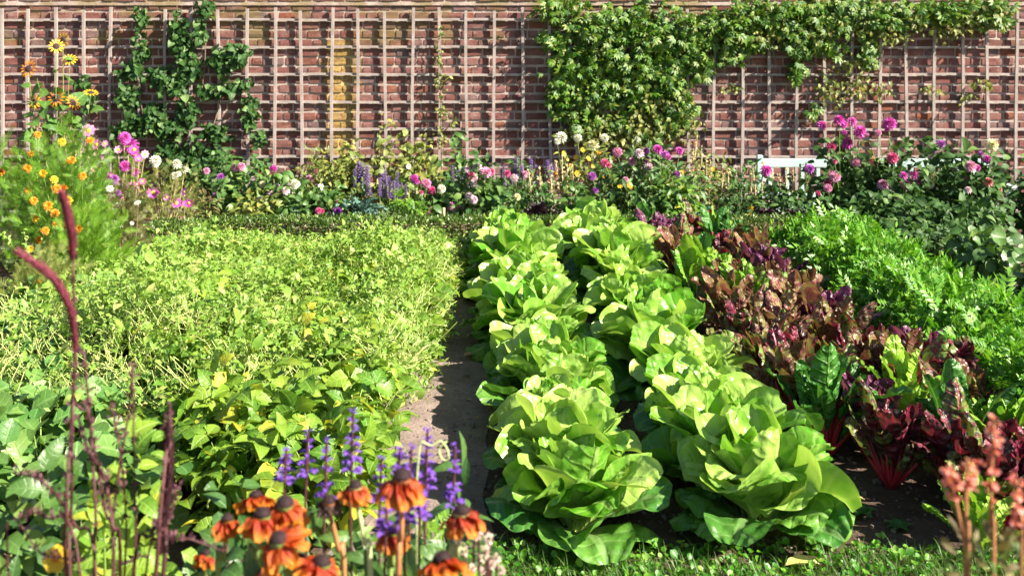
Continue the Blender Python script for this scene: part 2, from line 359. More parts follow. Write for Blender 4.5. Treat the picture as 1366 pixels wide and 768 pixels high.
def curve(p0,p1,sag=0.,k=7,bow=(0,0,0)):
    p0=np.asarray(p0,float);p1=np.asarray(p1,float);t=np.linspace(0,1,k)[:,None]
    b=np.asarray(bow,float)[None]
    return p0+(p1-p0)*t+b*4*t*(1-t)+np.array([[0,0,-sag]])*4*t*(1-t)
def smooth_path(P,k=4):
    P=np.asarray(P,float); out=[]
    Q=np.vstack([2*P[0]-P[1],P,2*P[-1]-P[-2]])
    for i in range(1,len(Q)-2):
        for j in range(k):
            t=j/k; a,b,c,d=Q[i-1],Q[i],Q[i+1],Q[i+2]
            out.append(.5*((2*b)+(c-a)*t+(2*a-5*b+4*c-d)*t*t+(-a+3*b-3*c+d)*t**3))
    out.append(P[-1]); return np.array(out)
def box(x0,x1,y0,y1,z0,z1,bev=.004):
    # bevelled box out of quads
    b=min(bev,(x1-x0)*.3,(y1-y0)*.3,(z1-z0)*.3)
    def ring(x0,x1,y0,y1,z): return [(x0,y0,z),(x1,y0,z),(x1,y1,z),(x0,y1,z)]
    V=ring(x0+b,x1-b,y0+b,y1-b,z0)+ring(x0,x1,y0,y1,z0+b)+ring(x0,x1,y0,y1,z1-b)+ring(x0+b,x1-b,y0+b,y1-b,z1)
    Fc=[(3,2,1,0),(12,13,14,15)]
    for k in range(3):
        for i in range(4): j=(i+1)%4; Fc.append((4*k+i,4*k+j,4*k+4+j,4*k+4+i))
    return np.array(V),np.array(Fc),np.zeros((16,2))
def dome(r,h,nu=12,nv=6,bump=0.):
    a=np.linspace(0,2*PI,nu,endpoint=False); t=np.linspace(0.02,1,nv)*PI/2
    rr=r*np.sin(t); zz=h*np.cos(t)
    if bump: rr=rr*(1+R.normal(0,bump,nv))
    V=np.stack([rr[:,None]*np.cos(a),rr[:,None]*np.sin(a),np.repeat(zz[:,None],nu,1)],-1).reshape(-1,3)
    if bump: V=V*(1+R.normal(0,bump,(len(V),1)))
    i=np.arange(nv-1)[:,None]*nu; j=np.arange(nu)[None]; j2=(j+1)%nu
    Fc=np.stack([i+j,i+nu+j,i+nu+j2,i+j2],-1).reshape(-1,4)
    return V,Fc,np.zeros((len(V),2))

# leaf templates for clouds of small leaves
def variants(n,f): return [f(i) for i in range(n)]
T={}
T['ovate']=variants(4,lambda i: leaf(1,.62,'ovate',3,5,.1,-.5-.25*i,.5))
T['heart']=variants(4,lambda i: leaf(1,.92,'heart',5,5,.1,-.4-.2*i,.35,wob=.02))
T['lance']=variants(3,lambda i: leaf(1,.30,'lance',3,5,.2,-.5-.3*i,.5))
T['round']=variants(3,lambda i: leaf(1,.95,'round',5,5,.0,-.3-.2*i,.45,wob=.03))
T['tiny']=variants(2,lambda i: leaf(1,.55,'ovate',3,3,.0,-.3-.3*i,.5))
T['blade']=variants(4,lambda i: leaf(1,.045,'blade',3,6,1.5,.9-.5*i,.6))
T['strap']=variants(3,lambda i: leaf(1,.10,'strap',3,8,.2,-1.0-.3*i,.6))
def palm():
    ts=[]
    for k,(a,l) in enumerate([(-1.25,.62),(-.62,.85),(0,1),(.62,.85),(1.25,.62)]):
        ts.append(xf(leaf(l,.30,'lance',3,4,0,-.5,.4),Rz(a),(0,0,0)))
    return merge(ts)
def pinnate(n=5,l=.42,w=.36):
    ts=[]
    for k in range(n):
        y=.15+.75*k/n
        for s_ in (-1,1): ts.append(xf(leaf(l*(1-.25*abs(k/n-.4)),w*l,'lance',3,3,0,-.4,.3),Rz(s_*-1.0),(0,y,-.12*y*y)))
    ts.append(xf(leaf(l,w*l,'lance',3,3,0,-.4,.3),Rz(0),(0,.9,-.1)))
    return merge(ts)
T['blade0']=variants(2,lambda i: leaf(1,.035,'blade',3,5,.15,-.2,.6))
T['palm']=[palm()]; T['pinnate']=[pinnate(),pinnate(4,.45,.4)]
def feather():
    ts=[]
    for k in range(7):
        y=.1+.12*k; l=.42*(1-.08*k)
        for s_ in (-1,1): ts.append(xf(leaf(l,.05,'blade',2,3,0,.2,.01),Rz(s_*-(.7+.1*R.random())),(0,y,0)))
    ts.append(leaf(1,.035,'blade',2,4,.1,-.2,.01)); return merge(ts)
T['feather']=[feather(),feather()]
def trifol():
    ts=[]
    for a,o_ in ((0,(0,.3,0)),(1.45,(-.04,.22,0)),(-1.45,(.04,.22,0))):
        ts.append(xf(leaf(.72,.60,'heart',5,6,.15,-.7,.45,wob=.02),Rz(a),o_))
    ts.append(leaf(.32,.03,'blade',2,2,0,0,.01)); return merge(ts)
def sprig(k):
    g_=np.random.default_rng(60+k); ts=[leaf(1,.022,'strap',2,6,1.3-.3*k,.2-.4*k,.01)]; st_=ts[0][0].reshape(6,2,3).mean(1)
    for i in range(11):
        q=.15+.85*i/10; j=min(4,int(q*5)); p_=st_[j]+(st_[j+1]-st_[j])*(q*5-j)
        l_=.24*(1-.35*q)*g_.uniform(.7,1.3); ts.append(xf(leaf(l_,l_*.55,'ovate',3,3,g_.uniform(-.2,.9),g_.uniform(-.8,.2),.5),Rz(i*2.4+g_.normal(0,.4)),p_))
    return merge(ts)
T['sprig']=[sprig(k) for k in range(5)]
T['trifol']=[trifol(),trifol(),trifol()]
def curly():
    ts=[]
    for a,l in ((0,.62),(1.0,.55),(-1.0,.55),(.5,.5),(-.5,.5)):
        ts.append(xf(leaf(l,.34*l+.1,'petal',3,3,.5*R.random(),.9*R.normal(0,.6),.6),Rz(a),(0,.35,0)))
    return merge(ts)
T['curly']=[curly(),curly(),curly()]

def scatter(b,key,P,size,d,up,jd=.5,ju=.4,rng=R,sj=.25):
    P=np.asarray(P,float); K=len(P)
    if K==0: return
    d=np.broadcast_to(np.asarray(d,float),(K,3))+rng.normal(0,jd,(K,3)); up=np.broadcast_to(np.asarray(up,float),(K,3))+rng.normal(0,ju,(K,3))
    fr=frames(d,up); vs=T[key]; pick=rng.integers(0,len(vs),K)
    s=np.broadcast_to(np.asarray(size,float),(K,))*np.clip(rng.normal(1,sj,K),.45,1.7)
    for k in range(len(vs)):
        m=pick==k
        if m.any(): b.inst(vs[k],fr[m],P[m],s[m])
def ellipsoid_pts(n,c,r,shell=.45,rng=R,lump=.25):
    d=rng.normal(0,1,(n,3)); d/=np.linalg.norm(d,axis=1,keepdims=True)
    rr=(shell+(1-shell)*rng.random(n))**.6
    lum=1+lump*np.sin(d[:,0]*5+c[0]*9)*np.sin(d[:,2]*6+c[1]*7)
    return np.asarray(c)+d*np.asarray(r)*(rr*lum)[:,None],d

# ------------------------------------------------------------------ the setting
def axis(fine0,fine1,step,far):
    a=list(np.arange(fine0,fine1+1e-6,step)); lo=[];hi=[];s=step
    v=fine0
    while v>-far: s*=1.7; v-=s; lo.append(v)
    s=step; v=fine1
    while v<far: s*=1.7; v+=s; hi.append(v)
    return np.array(lo[::-1]+a+hi)
def sheet(xs,ys,off=0.,damp=True):
    X,Y=np.meshgrid(xs,ys); Z=ground_z(X,Y)+off
    V=np.stack([X,Y,Z],-1).reshape(-1,3); return V,grid_faces(len(xs),len(ys)),np.zeros((len(V),2))
tag(MB().add(*sheet(axis(-3.2,3.6,.035,400),axis(2.6,9.6,.035,400))).build('ground',M['soil']),None,None,kind='structure')
# trodden path, with an uneven edge
xs=np.linspace(-.34,.14,14); ys=np.arange(2.9,7.75,.035)
X,Y=np.meshgrid(xs,ys); X=np.where(X<-.3,X+.05*np.sin(Y*9)+.03*np.sin(Y*23),X)+.085*(Y-3.6)*.9+.02*np.sin(Y*4.1)+.015*np.sin(Y*11)
V=np.stack([X,Y,ground_z(X,Y)+.004],-1).reshape(-1,3)
tag(MB().add(V,grid_faces(14,len(ys))).build('path',M['pathsoil']),None,None,kind='structure')
# clods and pebbles in the soil
b=MB(); clod=box(-.5,.5,-.5,.5,-.4,.4,.22)
n=11000; px=R.uniform(-2.8,3.2,n); py=R.uniform(3.35,7.7,n)
k=(px>-.15)|(R.random(n)<.25); px,py=px[k],py[k]; n=len(px)
fr=frames(R.normal(0,1,(n,3)),R.normal(0,1,(n,3)))
b.inst(clod,fr*np.array([1,.8,.6])[None,None],np.stack([px,py,ground_z(px,py)+.003],-1),np.abs(R.normal(0,.007,n))+.004)
tag(b.build('soil_clods',M['pathsoil']),'loose brown clods and crumbs lying on the garden soil','soil',kind='stuff')

# dry straws, crumbs of leaf and petals dropped on the soil and the path
b=MB(); n=900; px=R.uniform(-.25,1.7,n); py=R.uniform(3.4,7.6,n); k=(px<.2+.1*(py-3.6))|((px>1.2)&(py<4.6)); px,py=px[k],py[k]; n=len(px)
P=np.stack([px,py,ground_z(px,py)+.009],-1); hd=np.stack([R.normal(0,1,n),R.normal(0,1,n),R.normal(0,.08,n)],-1); m_=R.random(n)<.5
scatter(b,'tiny',P[m_],.022,hd[m_],(0,0,1),.05,.2,sj=.5); scatter(b,'blade0',P[~m_],.07,hd[~m_],(0,0,1),.05,.2,sj=.5)
tag(b.build('plant_litter',M['dryleaf']),'dry straws and leaf crumbs scattered over the bare soil and path','plant litter',kind='stuff')
WY=9.9
# wall
b=MB(); mo=MB(); course=.2408/3; z0=1.559-.008
cz=z0-28*course; rows=[]
br=leaf  # placeholder name kept local
def brick(x0,x1,z0_,z1_,yf):
    nx=6 if x1-x0>.15 else 4; nz=4
    u=np.concatenate([[0],np.linspace(.003/(x1-x0),1-.003/(x1-x0),nx-2),[1]]); w=np.array([0,.05,.5,.95,1]); U_,W_=np.meshgrid(u,w)
    ed=np.minimum(np.minimum(U_,1-U_)*(x1-x0),np.minimum(W_,1-W_)*(z1_-z0_))
    cn=(np.minimum(U_,1-U_)*(x1-x0)<.012)&(np.minimum(W_,1-W_)*(z1_-z0_)<.012)
    y=yf+np.where(ed<1e-6,.016,0)+np.where(cn,.003,0)+R.normal(0,.0016,U_.shape)+R.normal(0,.003)
    V=np.stack([x0+U_*(x1-x0)+R.normal(0,.0015,U_.shape),y,z0_+W_*(z1_-z0_)+R.normal(0,.0014,U_.shape)],-1).reshape(-1,3)
    return V,grid_faces(nx,nz),np.zeros((len(V),2))
r=0; z=cz
while z<2.45:
    proj=.0
    if z>1.68: proj=.022
    if z>2.25: proj=.05
    x=-7.2+(.0565 if r%2 else 0)+rnd.uniform(-.02,.02); k=r%2
    while x<8.2:
        w_=.215 if k%2==0 else .1025
        if rnd.random()<.08: w_*=.8
        w_*=.86
        b.add(*brick(x+.001,x+w_-.001,z+.007+rnd.uniform(0,.003),z+course-.006-rnd.uniform(0,.003),WY-proj))
        x+=w_+.009; k+=1
    z+=course; r+=1
wall=thing('brick_wall','tall old red brick garden wall with pale mortar behind the whole flower border','wall',(0,WY,-.25))
b.build('brickwork',M['brick'],wall,smooth=False)
mo.add(*box(-7.3,8.3,WY+.010,WY+.34,-.6,1.68,.002)); mo.add(*box(-7.3,8.3,WY-.012,WY+.339,1.682,2.27,.002)); mo.add(*box(-7.3,8.3,WY-.04,WY+.36,2.272,2.50,.01))
mo.build('mortar',M['mortar'],wall,smooth=False)
# trellis
tr=thing('wooden_trellis','pale weathered timber trellis of square openings fixed over the brick wall','trellis',(0,WY-.03,-.2))
for k in range(9):
    z=1.559-.2408*k
    if z<-.2: break
    P=box(-6.6,7.6,WY-.026,WY-.006,z-.010,z+.010,.002); V=P[0].copy()
    t=MB()
    n=60; xs=np.linspace(-6.6,7.6,n); wv=.003*np.sin(xs*2.1+k*2)+.002*np.sin(xs*7+k)
    ring=[]
    for i,x in enumerate(xs):
        ring+= [(x,WY-.026,z-.010+wv[i]),(x,WY-.026,z+.010+wv[i]),(x,WY-.006,z+.010+wv[i]),(x,WY-.006,z-.010+wv[i])]
    i=np.arange(n-1)[:,None]*4; j=np.arange(4)[None]; j2=(j+1)%4
    t.add(ring,np.stack([i+j,i+4+j,i+4+j2,i+j2],-1).reshape(-1,4)).build('rail',M['timber'],tr,smooth=False)
k=0; x=-3.625-.2408*9
while x<6.2:
    t=MB(); n=14; zs=np.linspace(-.2,1.655+rnd.uniform(-.02,.02),n); wv=rnd.uniform(-.012,.012)+.005*np.sin(zs*3+k*2.3)+rnd.uniform(-.008,.008)*zs
    ring=[]
    for i,zz in enumerate(zs):
        xc=x+wv[i]; ring+=[(xc-.0125,WY-.046,zz),(xc+.0125,WY-.046,zz),(xc+.0125,WY-.027,zz),(xc-.0125,WY-.027,zz)]
    i=np.arange(n-1)[:,None]*4; j=np.arange(4)[None]; j2=(j+1)%4
    Fc=np.vstack([np.stack([i+j,i+j2,i+4+j2,i+4+j],-1).reshape(-1,4),[[n*4-4,n*4-3,n*4-2,n*4-1]]])
    t.add(ring,Fc).build('upright',M['timber'],tr,smooth=False)
    x+=.2408; k+=1

# ------------------------------------------------------------------ wall climbers
def climber(name,label,stems,blobs,key,mat,size,dens,Yc=WY-.09,dep=.07,sd=(0,-.4,-1),up=(0,-1,.5),jd=.7,ju=.5,smat='woody',stem_r=.008,extra=None,group=None):
    base=stems[0][0]; bx=at(base[0],base[1],Yc); loc=(bx[0],Yc,gz(bx[0],Yc))
    t=thing(name,label,'climbing plant',loc,group)
    s=MB()
    for st in stems:
        P=np.array([at(p[0],p[1],Yc+.02) for p in st]); 
        if len(P)>2: P=smooth_path(P)
        s.add(*tube(P,np.linspace(stem_r,stem_r*.3,len(P)),6))
    s.build('stem',M[smat],t)
    def cloud(blobs,mat,nm,key,size):
        f=MB()
        for (x,y,rx,ry) in blobs:
            c=at(x,y,Yc); rr=np.array([rx/F*Yc,dep,ry/F*Yc])
            n=int(dens*rx*ry/100)
            P,d=ellipsoid_pts(n,c,rr,.05,lump=.35)
            P[:,1]=np.minimum(P[:,1],WY-.03)
            scatter(f,key,P,size,np.asarray(sd)+d*.35,up,jd,ju)
        f.build(nm,M[mat],t)
    cloud(blobs,mat,'foliage',key,size)
    if extra: cloud(extra[0],extra[1],'lower_foliage',extra[2],extra[3])
    return t
climber('wall_vine','dark green fruit vine trained in upright branches on the trellis beside the sunflowers',
  [[(262,290),(262,220),(250,150),(238,90),(236,0)],[(262,225),(290,150),(306,60)],[(262,215),(230,205),(190,150),(184,30)],[(262,200),(300,180),(345,190)],[(255,170),(272,100),(275,-20)],[(262,215),(200,225),(165,190),(162,95)]],
  [(189,28,9,20),(188,62,12,18),(178,92,14,14),(238,40,12,26),(246,62,18,22),(275,10,12,14),(268,40,8,22),(252,90,16,20),(300,78,22,20),(318,72,14,18),
   (215,100,24,16),(232,112,22,18),(163,98,10,6),(172,130,16,22),(205,150,20,18),(190,165,34,18),(228,170,24,18),(250,145,16,20),(285,118,22,11),(320,112,18,7),
   (333,140,10,18),(331,160,12,14),(345,185,9,12),(286,178,20,15),(225,200,20,12),(270,205,26,16),(255,225,34,22),(290,215,22,12),(112,110,14,8),(120,135,10,14),(165,175,16,14)],
  'heart','vine',.055,30)
climber('thin_climber','thin pale green climber creeping up one upright in the middle of the wall',
  [[(590,250),(588,150),(587,35)],[(588,120),(600,100)],[(589,180),(606,160)]],
  [(588,45,4,14),(586,80,5,20),(588,115,6,18),(590,150,8,18),(598,105,6,6),(588,185,10,16),(604,165,6,16)],'ovate','olive',.032,26,dep=.04)
climber('leafy_wall_climber','large bright green climber with pointed leaves hanging from the wall top right of centre',
  [[(850,300),(848,180),(855,90),(850,-40)],[(848,180),(810,90),(760,0)],[(870,290),(905,120),(960,40)],[(905,110),(1010,20),(1200,5)],[(1010,60),(1060,75),(1160,110),(1180,60)],[(880,160),(920,140),(930,120)]],
  [(745,12,34,20),(790,35,48,34),(850,40,60,45),(920,45,55,42),(985,35,42,36),(1035,20,44,24),(1085,14,40,20),(1140,8,40,18),(1200,10,45,12),(1260,8,40,12),(1320,8,40,12),(1060,45,34,20),(1120,30,40,18),(1190,30,40,14),(1260,24,40,12),(1320,26,30,14),(1100,62,30,14),(760,130,34,20),(905,140,26,20),(780,165,28,16),(890,165,26,16),
   (745,60,18,18),(760,90,34,22),(810,85,48,30),(870,95,50,34),(930,85,32,24),(738,52,18,7),(725,50,22,4),(752,112,26,12),(765,150,14,10),(745,150,12,9),(800,120,36,22),(850,130,38,26),
   (895,110,26,20),(975,75,22,12),(1010,60,16,12),(1062,95,14,20),(1065,70,20,10),(1085,150,10,10),(1100,40,18,16),(1160,70,14,26),(1180,25,22,14),(820,165,26,14)],
  'palm','wist',.062,17,dep=.14,extra=([(800,165,34,24),(850,165,42,28),(885,160,30,30),(830,190,46,16),(900,130,22,20),(870,135,40,20),(1300,20,36,14),(780,130,24,20),(975,118,14,8),(1105,118,22,24),(1140,115,24,20),(1175,120,16,14),(1135,85,26,12),(1240,120,14,8),(1290,130,12,10),(1305,110,18,8),(1120,30,20,18),(1220,30,30,10),(915,25,20,14),(760,8,20,10),(1090,50,44,22),(1180,45,46,20),(1270,40,44,16),(1020,45,30,22),(770,178,34,14),(920,165,24,18),(860,175,60,18)],'wist_low','ovate',.045))

# ------------------------------------------------------------------ bench
Yb=9.42
bench=thing('garden_bench','pale mint painted slatted garden bench against the wall behind the tall dahlias','bench',(at(1165,0,Yb)[0],Yb-.2,-.25))
x0,x1=at(1010,0,Yb)[0],at(1318,0,Yb)[0]; zt=at(0,207,Yb)[2]; zr1=at(0,212,Yb)[2]; zr0=at(0,223,Yb)[2]; zs=.02
bk=MB().add(*box(x0+.045,x1-.045,Yb-.012,Yb+.018,zr0,zr1,.004)); bk.add(*box(x0+.045,x1-.045,Yb-.010,Yb+.016,zs+.06,zs+.10,.004))
bk.build('back_rail',M['paint'],bench,smooth=False)
n=14
for i in range(n):
    xx=x0+.12+(x1-x0-.24)*i/(n-1)
    MB().add(*box(xx-.014,xx+.014,Yb-.006,Yb+.010,zs+.10,zr0,.003)).build('back_slat',M['paint'],bench,smooth=False)
for i in range(4):
    MB().add(*box(x0+.02,x1-.02,Yb-.42+.105*i,Yb-.335+.105*i,zs-.0,zs+.022,.004)).build('seat_slat',M['paint'],bench,smooth=False)
for s_ in (x0,x1-.045):
    MB().add(*box(s_,s_+.045,Yb-.02,Yb+.025,-.26,zt,.004)).build('leg',M['paint'],bench,smooth=False)
    MB().add(*box(s_,s_+.045,Yb-.44,Yb-.395,-.26,zs+.20,.004)).build('leg',M['paint'],bench,smooth=False)
    MB().add(*box(s_-.008,s_+.053,Yb-.46,Yb-.021,zs+.202,zs+.228,.006)).build('armrest',M['paint'],bench,smooth=False)

# ------------------------------------------------------------------ flowers (unit size = radius 1)
FM={}
def fl_mesh(kind,col):
    k=(kind,col)
    if k in FM: return FM[k]
    b=MB()
    if kind=='dahlia':
        gold=2.399963; n=54
        for i in range(n):
            f=i/(n-1); el=1.5-f*2.0; L=.62+.35*f
            pt=leaf(.55+.25*f,.38,'petal',3,3,el,el-.5,1.2)
            b.add(*xf(pt,Rz(i*gold),(math.cos(i*gold+PI/2)*.25*f,math.sin(i*gold+PI/2)*.25*f,.15-.3*f)))
    elif kind=='daisy':
        n=8
        for i in range(n): b.add(*xf(leaf(.95,.66,'obovate',5,4,.35,.0,.3,wob=.02),Rz(i*2*PI/n+R.normal(0,.05)),(0,0,0)))
    elif kind=='sun':
        for i in range(26): b.add(*xf(leaf(.62+.1*R.random(),.2,'lance',3,4,.5*R.random(),-.2,.5),Rz(i*2*PI/13+R.normal(0,.08)),(math.cos(i*2*PI/13+PI/2)*.4,math.sin(i*2*PI/13+PI/2)*.4,.03*(i%2))))
    elif kind=='marigold':
        for i in range(26):
            f=i/25; b.add(*xf(leaf(.6+.3*f,.5,'petal',3,3,1.3-1.2*f,.7-1.2*f,.6,wob=.03),Rz(i*2.4),(0,0,.1)))
    elif kind=='spike':      # 1 unit tall flower spike
        for i in range(90):
            f=i/89; rr=.10*(1-.6*f); a=i*2.4
            b.add(*xf(leaf(.085,.075,'petal',3,3,.4,-.8,.9),Rz(a)@Rx(.3),(math.cos(a+PI/2)*rr*.3,math.sin(a+PI/2)*rr*.3,f+.01*R.normal())))
            b.add(*xf(leaf(.07,.06,'round',3,3,1.0,.3,.9),Rz(a+1),(0,0,f+.01*R.normal())))
    me=b.mesh(kind+'_flower',M[col]); FM[k]=me; return me
b=MB(); b.add(*dome(.34,.2,10,5,.05)); DISC={'yellow':b.mesh('flower_disc',M['disc']),'dark':b.mesh('flower_disc',M['cone'])}
def add_flower(t,x,y,Y,r_px,kind,col,tilt=None):
    p=at(x,y,Y); r=r_px/F*Y*1.12
    tilt=tilt or (1.0+R.normal(0,.3))        # facing the light and the path
    o=child('flower',fl_mesh(kind,col),t,p,(tilt,R.normal(0,.25),R.uniform(-.5,.7)),r)
    if kind in('daisy','sun'):
        d=bpy.data.objects.new('flower_disc',DISC['dark' if kind=='sun' else 'yellow']); C.objects.link(d); d.parent=o; d.location=(0,0,.02)
        if kind=='sun': d.scale=(1.25,1.25,.8)
    return p
def plant(name,label,cat,cx,Y,top,half,flowers=(),leafk='ovate',mat='mid',size=.06,n=260,fill=1.,group=None,stemmat='stem',bot=None,d=(0,0,-.2),up=(0,-.5,1),dep=None,nst=None,jd=.6,lump=.3,loose=0,front=0.):
    """a border plant: stems from one root, leaves up them, each bloom a flower part"""
    X=at(cx,0,Y)[0]; g=gz(X,Y); t=thing(name,label,cat,(X,Y,g),group)
    if 7.9<Y<9.2 and 150<top<290 and cx<1080 and cx>260: top-=12; n=int(n*1.6)
    ztop=at(cx,top,Y)[2]; hw=half/F*Y; fr0=front; dp=dep or min(max(hw*.8,.10),.3)
    front=fr0 or dp*.85
    c=np.array([X,Y,(ztop+g)/2+.02]); rr=np.array([hw,dp,(ztop-g)/2])
    P,dd=ellipsoid_pts(n,c,rr,.15,lump=lump)
    P[:,2]=np.maximum(P[:,2],ground_z(P[:,0],P[:,1])+.01); P[:,1]=np.minimum(P[:,1],WY-.03)
    f=MB(); scatter(f,leafk,P,size,dd*np.array([.8,.8,.4])+np.array(d),up,jd,.4)
    s=MB(); root=np.array([X,Y,g])
    ends=[]
    flowers=list(flowers)
    if Y>7.9 and len(flowers)>=5 and cx>150:
        flowers+=[(x+R.uniform(-16,16),y+R.uniform(2,26),r_*R.uniform(.5,.8),k_,c_) for x,y,r_,k_,c_ in flowers if R.random()<.6 and k_!='sun']
    for fl in flowers:
        x,y,r_,kind,col=fl; Yf=Y+R.uniform(-.12,.08)-front*math.sqrt(max(0,1-((x-cx)/max(half,1))**2*.8))*(.25+.75*min(1,max(0,(y-top)/90)))
        p=add_flower(t,x,y,Yf,r_,kind,col,tilt=(0.05 if kind=='spike' else None)); ends.append(p-np.array([0,0,.01]))
    for k in range(nst if nst is not None else max(5,int(half/5))):
        q,_=ellipsoid_pts(1,c,rr,.5); ends.append(q[0])
    for e in ends:
        r0=root+np.array([R.normal(0,.3*hw),R.normal(0,.03),0]); 
        P2=smooth_path([r0,(r0+e)/2+np.array([(e[0]-r0[0])*.2,0,(e[2]-r0[2])*.1]),e],4)
        s.add(*tube(P2,np.linspace(.005,.0022,len(P2)),5,cap=False))
        m_=len(P2)
        if m_>4:
            Q=P2[2:-1]+R.normal(0,.012,(m_-3,3)); scatter(f,leafk,Q,size*.8,R.normal(0,1,(m_-3,3))*np.array([1,1,.3]),up,.3,.3)
    s.build('stem',M[stemmat],t); f.build('foliage',M[mat],t)
    return t
D='dahlia'
GP='flowering plants in the border below the wall'
plant('sunflower_plant','tall sunflower plant with orange yellow heads and broad leaves at the far left wall','sunflower',75,8.9,75,36,
  [(75,62,9,'sun','yellow'),(84,54,10,'sun','yellow'),(93,80,9,'sun','yellow'),(38,92,11,'sun','sunpet'),(75,131,11,'sun','sunpet'),(45,136,9,'sun','yellow'),(97,137,10,'sun','sunpet'),(121,124,9,'sun','yellow'),(60,172,9,'sun','sunpet')],
  'heart','sunleaf',.13,44,nst=3,dep=.12,lump=.1)
# big feathery mound of orange cosmos
fl=[(36,225),(58,232),(90,268),(64,275),(48,292),(92,300),(70,325),(100,335),(56,340),(45,355),(88,360),(110,235),(41,205),(38,255),(45,268),(72,240),(75,252),(85,253),(73,285),(75,300),(82,300),(60,308),(52,320),(40,332),(80,340),(62,378),(72,412),(82,425),(104,305),(50,180),(95,215),(120,188),(82,190)]
plant('orange_cosmos_plant','big feathery light green mound dotted with orange cosmos at the left edge','cosmos plant',78,6.9,185,62,
  [(x,y,R.uniform(5,8),'marigold','orange' if R.random()<.7 else 'yellow') for x,y in fl],'feather','fern',.085,1250,dep=.5,d=(0,0,.9),up=(0,-1,.3),lump=.25,front=.5)
plant('orange_cosmos_plant','lower feathery green cosmos clump spilling forward below the orange blooms','cosmos plant',120,6.35,290,48,
  [(95,330,6,'marigold','orange'),(60,352,6,'marigold','orange'),(42,395,6,'marigold','orange')],'feather','fern',.08,800,dep=.35,d=(0,0,.8),up=(0,-1,.3),front=.35)
plant('orange_cosmos_plant','dark tangled low cosmos nearest the camera at the left edge above the beans','cosmos plant',62,5.75,345,40,
  [(50,378,6,'marigold','orange'),(70,410,6,'marigold','orange'),(84,425,6,'marigold','orange'),(40,400,5,'marigold','orange')],'feather','olive',.07,600,dep=.3,d=(0,0,.7),up=(0,-1,.3),front=.28)
plant('magenta_cosmos_plant','airy cosmos with bright magenta blooms between the sunflowers and the dark vine','cosmos plant',160,8.4,195,42,
  [(185,212,6,'daisy','magenta'),(158,200,6,'daisy','pink'),(134,218,6,'daisy','magenta'),(180,228,7,D,'magenta'),(160,260,6,'daisy','magenta'),(118,175,10,'daisy','pink'),(166,184,9,D,'magenta'),(173,193,11,D,'magenta'),(179,200,8,'daisy','magenta'),(142,209,8,'daisy','magenta'),(166,222,8,D,'magenta'),(152,239,7,D,'violet'),(174,249,7,'daisy','magenta'),(128,226,7,'daisy','coral'),(121,236,6,'daisy','coral'),(193,206,6,'daisy','pink'),(140,192,5,'daisy','pink')],
  'feather','fern',.07,420,d=(0,0,.8),up=(0,-1,.3),dep=.25,stemmat='drystem')
plant('magenta_cosmos_plant','sprawling cosmos with magenta heads at the left end of the hedge','cosmos plant',225,8.2,225,42,
  [(204,257,9,'daisy','magenta'),(235,271,8,'daisy','magenta'),(252,271,6,'daisy','magenta'),(190,242,5,'daisy','rose'),(222,263,5,'daisy','pink'),(246,256,5,'daisy','violet'),(208,214,8,D,'white'),(236,218,7,D,'white'),(246,226,6,D,'white')],
  'feather','olive',.06,420,d=(0,0,.8),up=(0,-1,.3),dep=.22,stemmat='drystem')
plant('white_cosmos_plant','brown stemmed plant with small white flowers beside the bare soil gap','cosmos plant',165,7.3,255,30,
  [(146,252,6,'daisy','white'),(184,271,5,'daisy','white'),(153,276,7,'daisy','white'),(151,297,4,'daisy','white'),(157,301,7,'daisy','white'),(176,298,3,'daisy','white'),(191,314,3,'daisy','white'),(118,262,4,'daisy','white')],
  'feather','fernbrown',.06,420,d=(0,0,.8),up=(0,-1,.3),stemmat='woody')
plant('pale_dahlia_plant','dahlia clump with lilac and pale pink pompons below the dark vine','dahlia',320,8.7,240,38,
  [(314,224,6,D,'pink'),(322,222,6,D,'pink'),(295,236,6,D,'violet'),(316,255,6,D,'magenta'),(338,238,4,D,'paleP')],'ovate','mid',.075,320)
plant('pale_dahlia_plant','dahlia clump with white and blush pompons left of the kale','dahlia',375,8.6,245,32,
  [(364,226,6,D,'magenta'),(394,245,7,D,'white'),(368,250,6,D,'paleP'),(362,259,7,D,'paleP'),(381,254,6,D,'paleP'),(350,246,5,D,'seedp' if False else 'cream')],'ovate','mid',.07,300,stemmat='drystem')
plant('small_flower_plant','low plant with small rose and violet blooms just left of the blue kale','border plant',440,8.35,262,28,
  [(446,269,5,D,'rose'),(450,281,7,D,'violet'),(425,281,5,D,'rose'),(446,292,5,D,'pink'),(430,262,4,'daisy','violet')],'ovate','mid',.06,240)
plant('yellow_leaved_shrub','yellow green leafy shrub reaching up the trellis behind the lavender','shrub',440,9.4,205,38,(),'ovate','olive',.06,420,dep=.16,lump=.4)
plant('yellow_leaved_shrub','tall twiggy yellow green shrub with two upright shoots on the trellis','shrub',530,9.5,165,46,(),'ovate','olive',.06,520,dep=.15,lump=.5)
plant('leafy_shrub','dark leafy shrub at the foot of the thin climber','shrub',605,9.4,190,34,(),'ovate','mid',.06,380,dep=.15,lump=.4)
plant('leafy_shrub','small dark shrub under the trellis behind the pale pink pompons','shrub',650,9.5,208,24,(),'ovate','dark',.06,260,dep=.12)
def spikes(xs,col,w=1): return xs
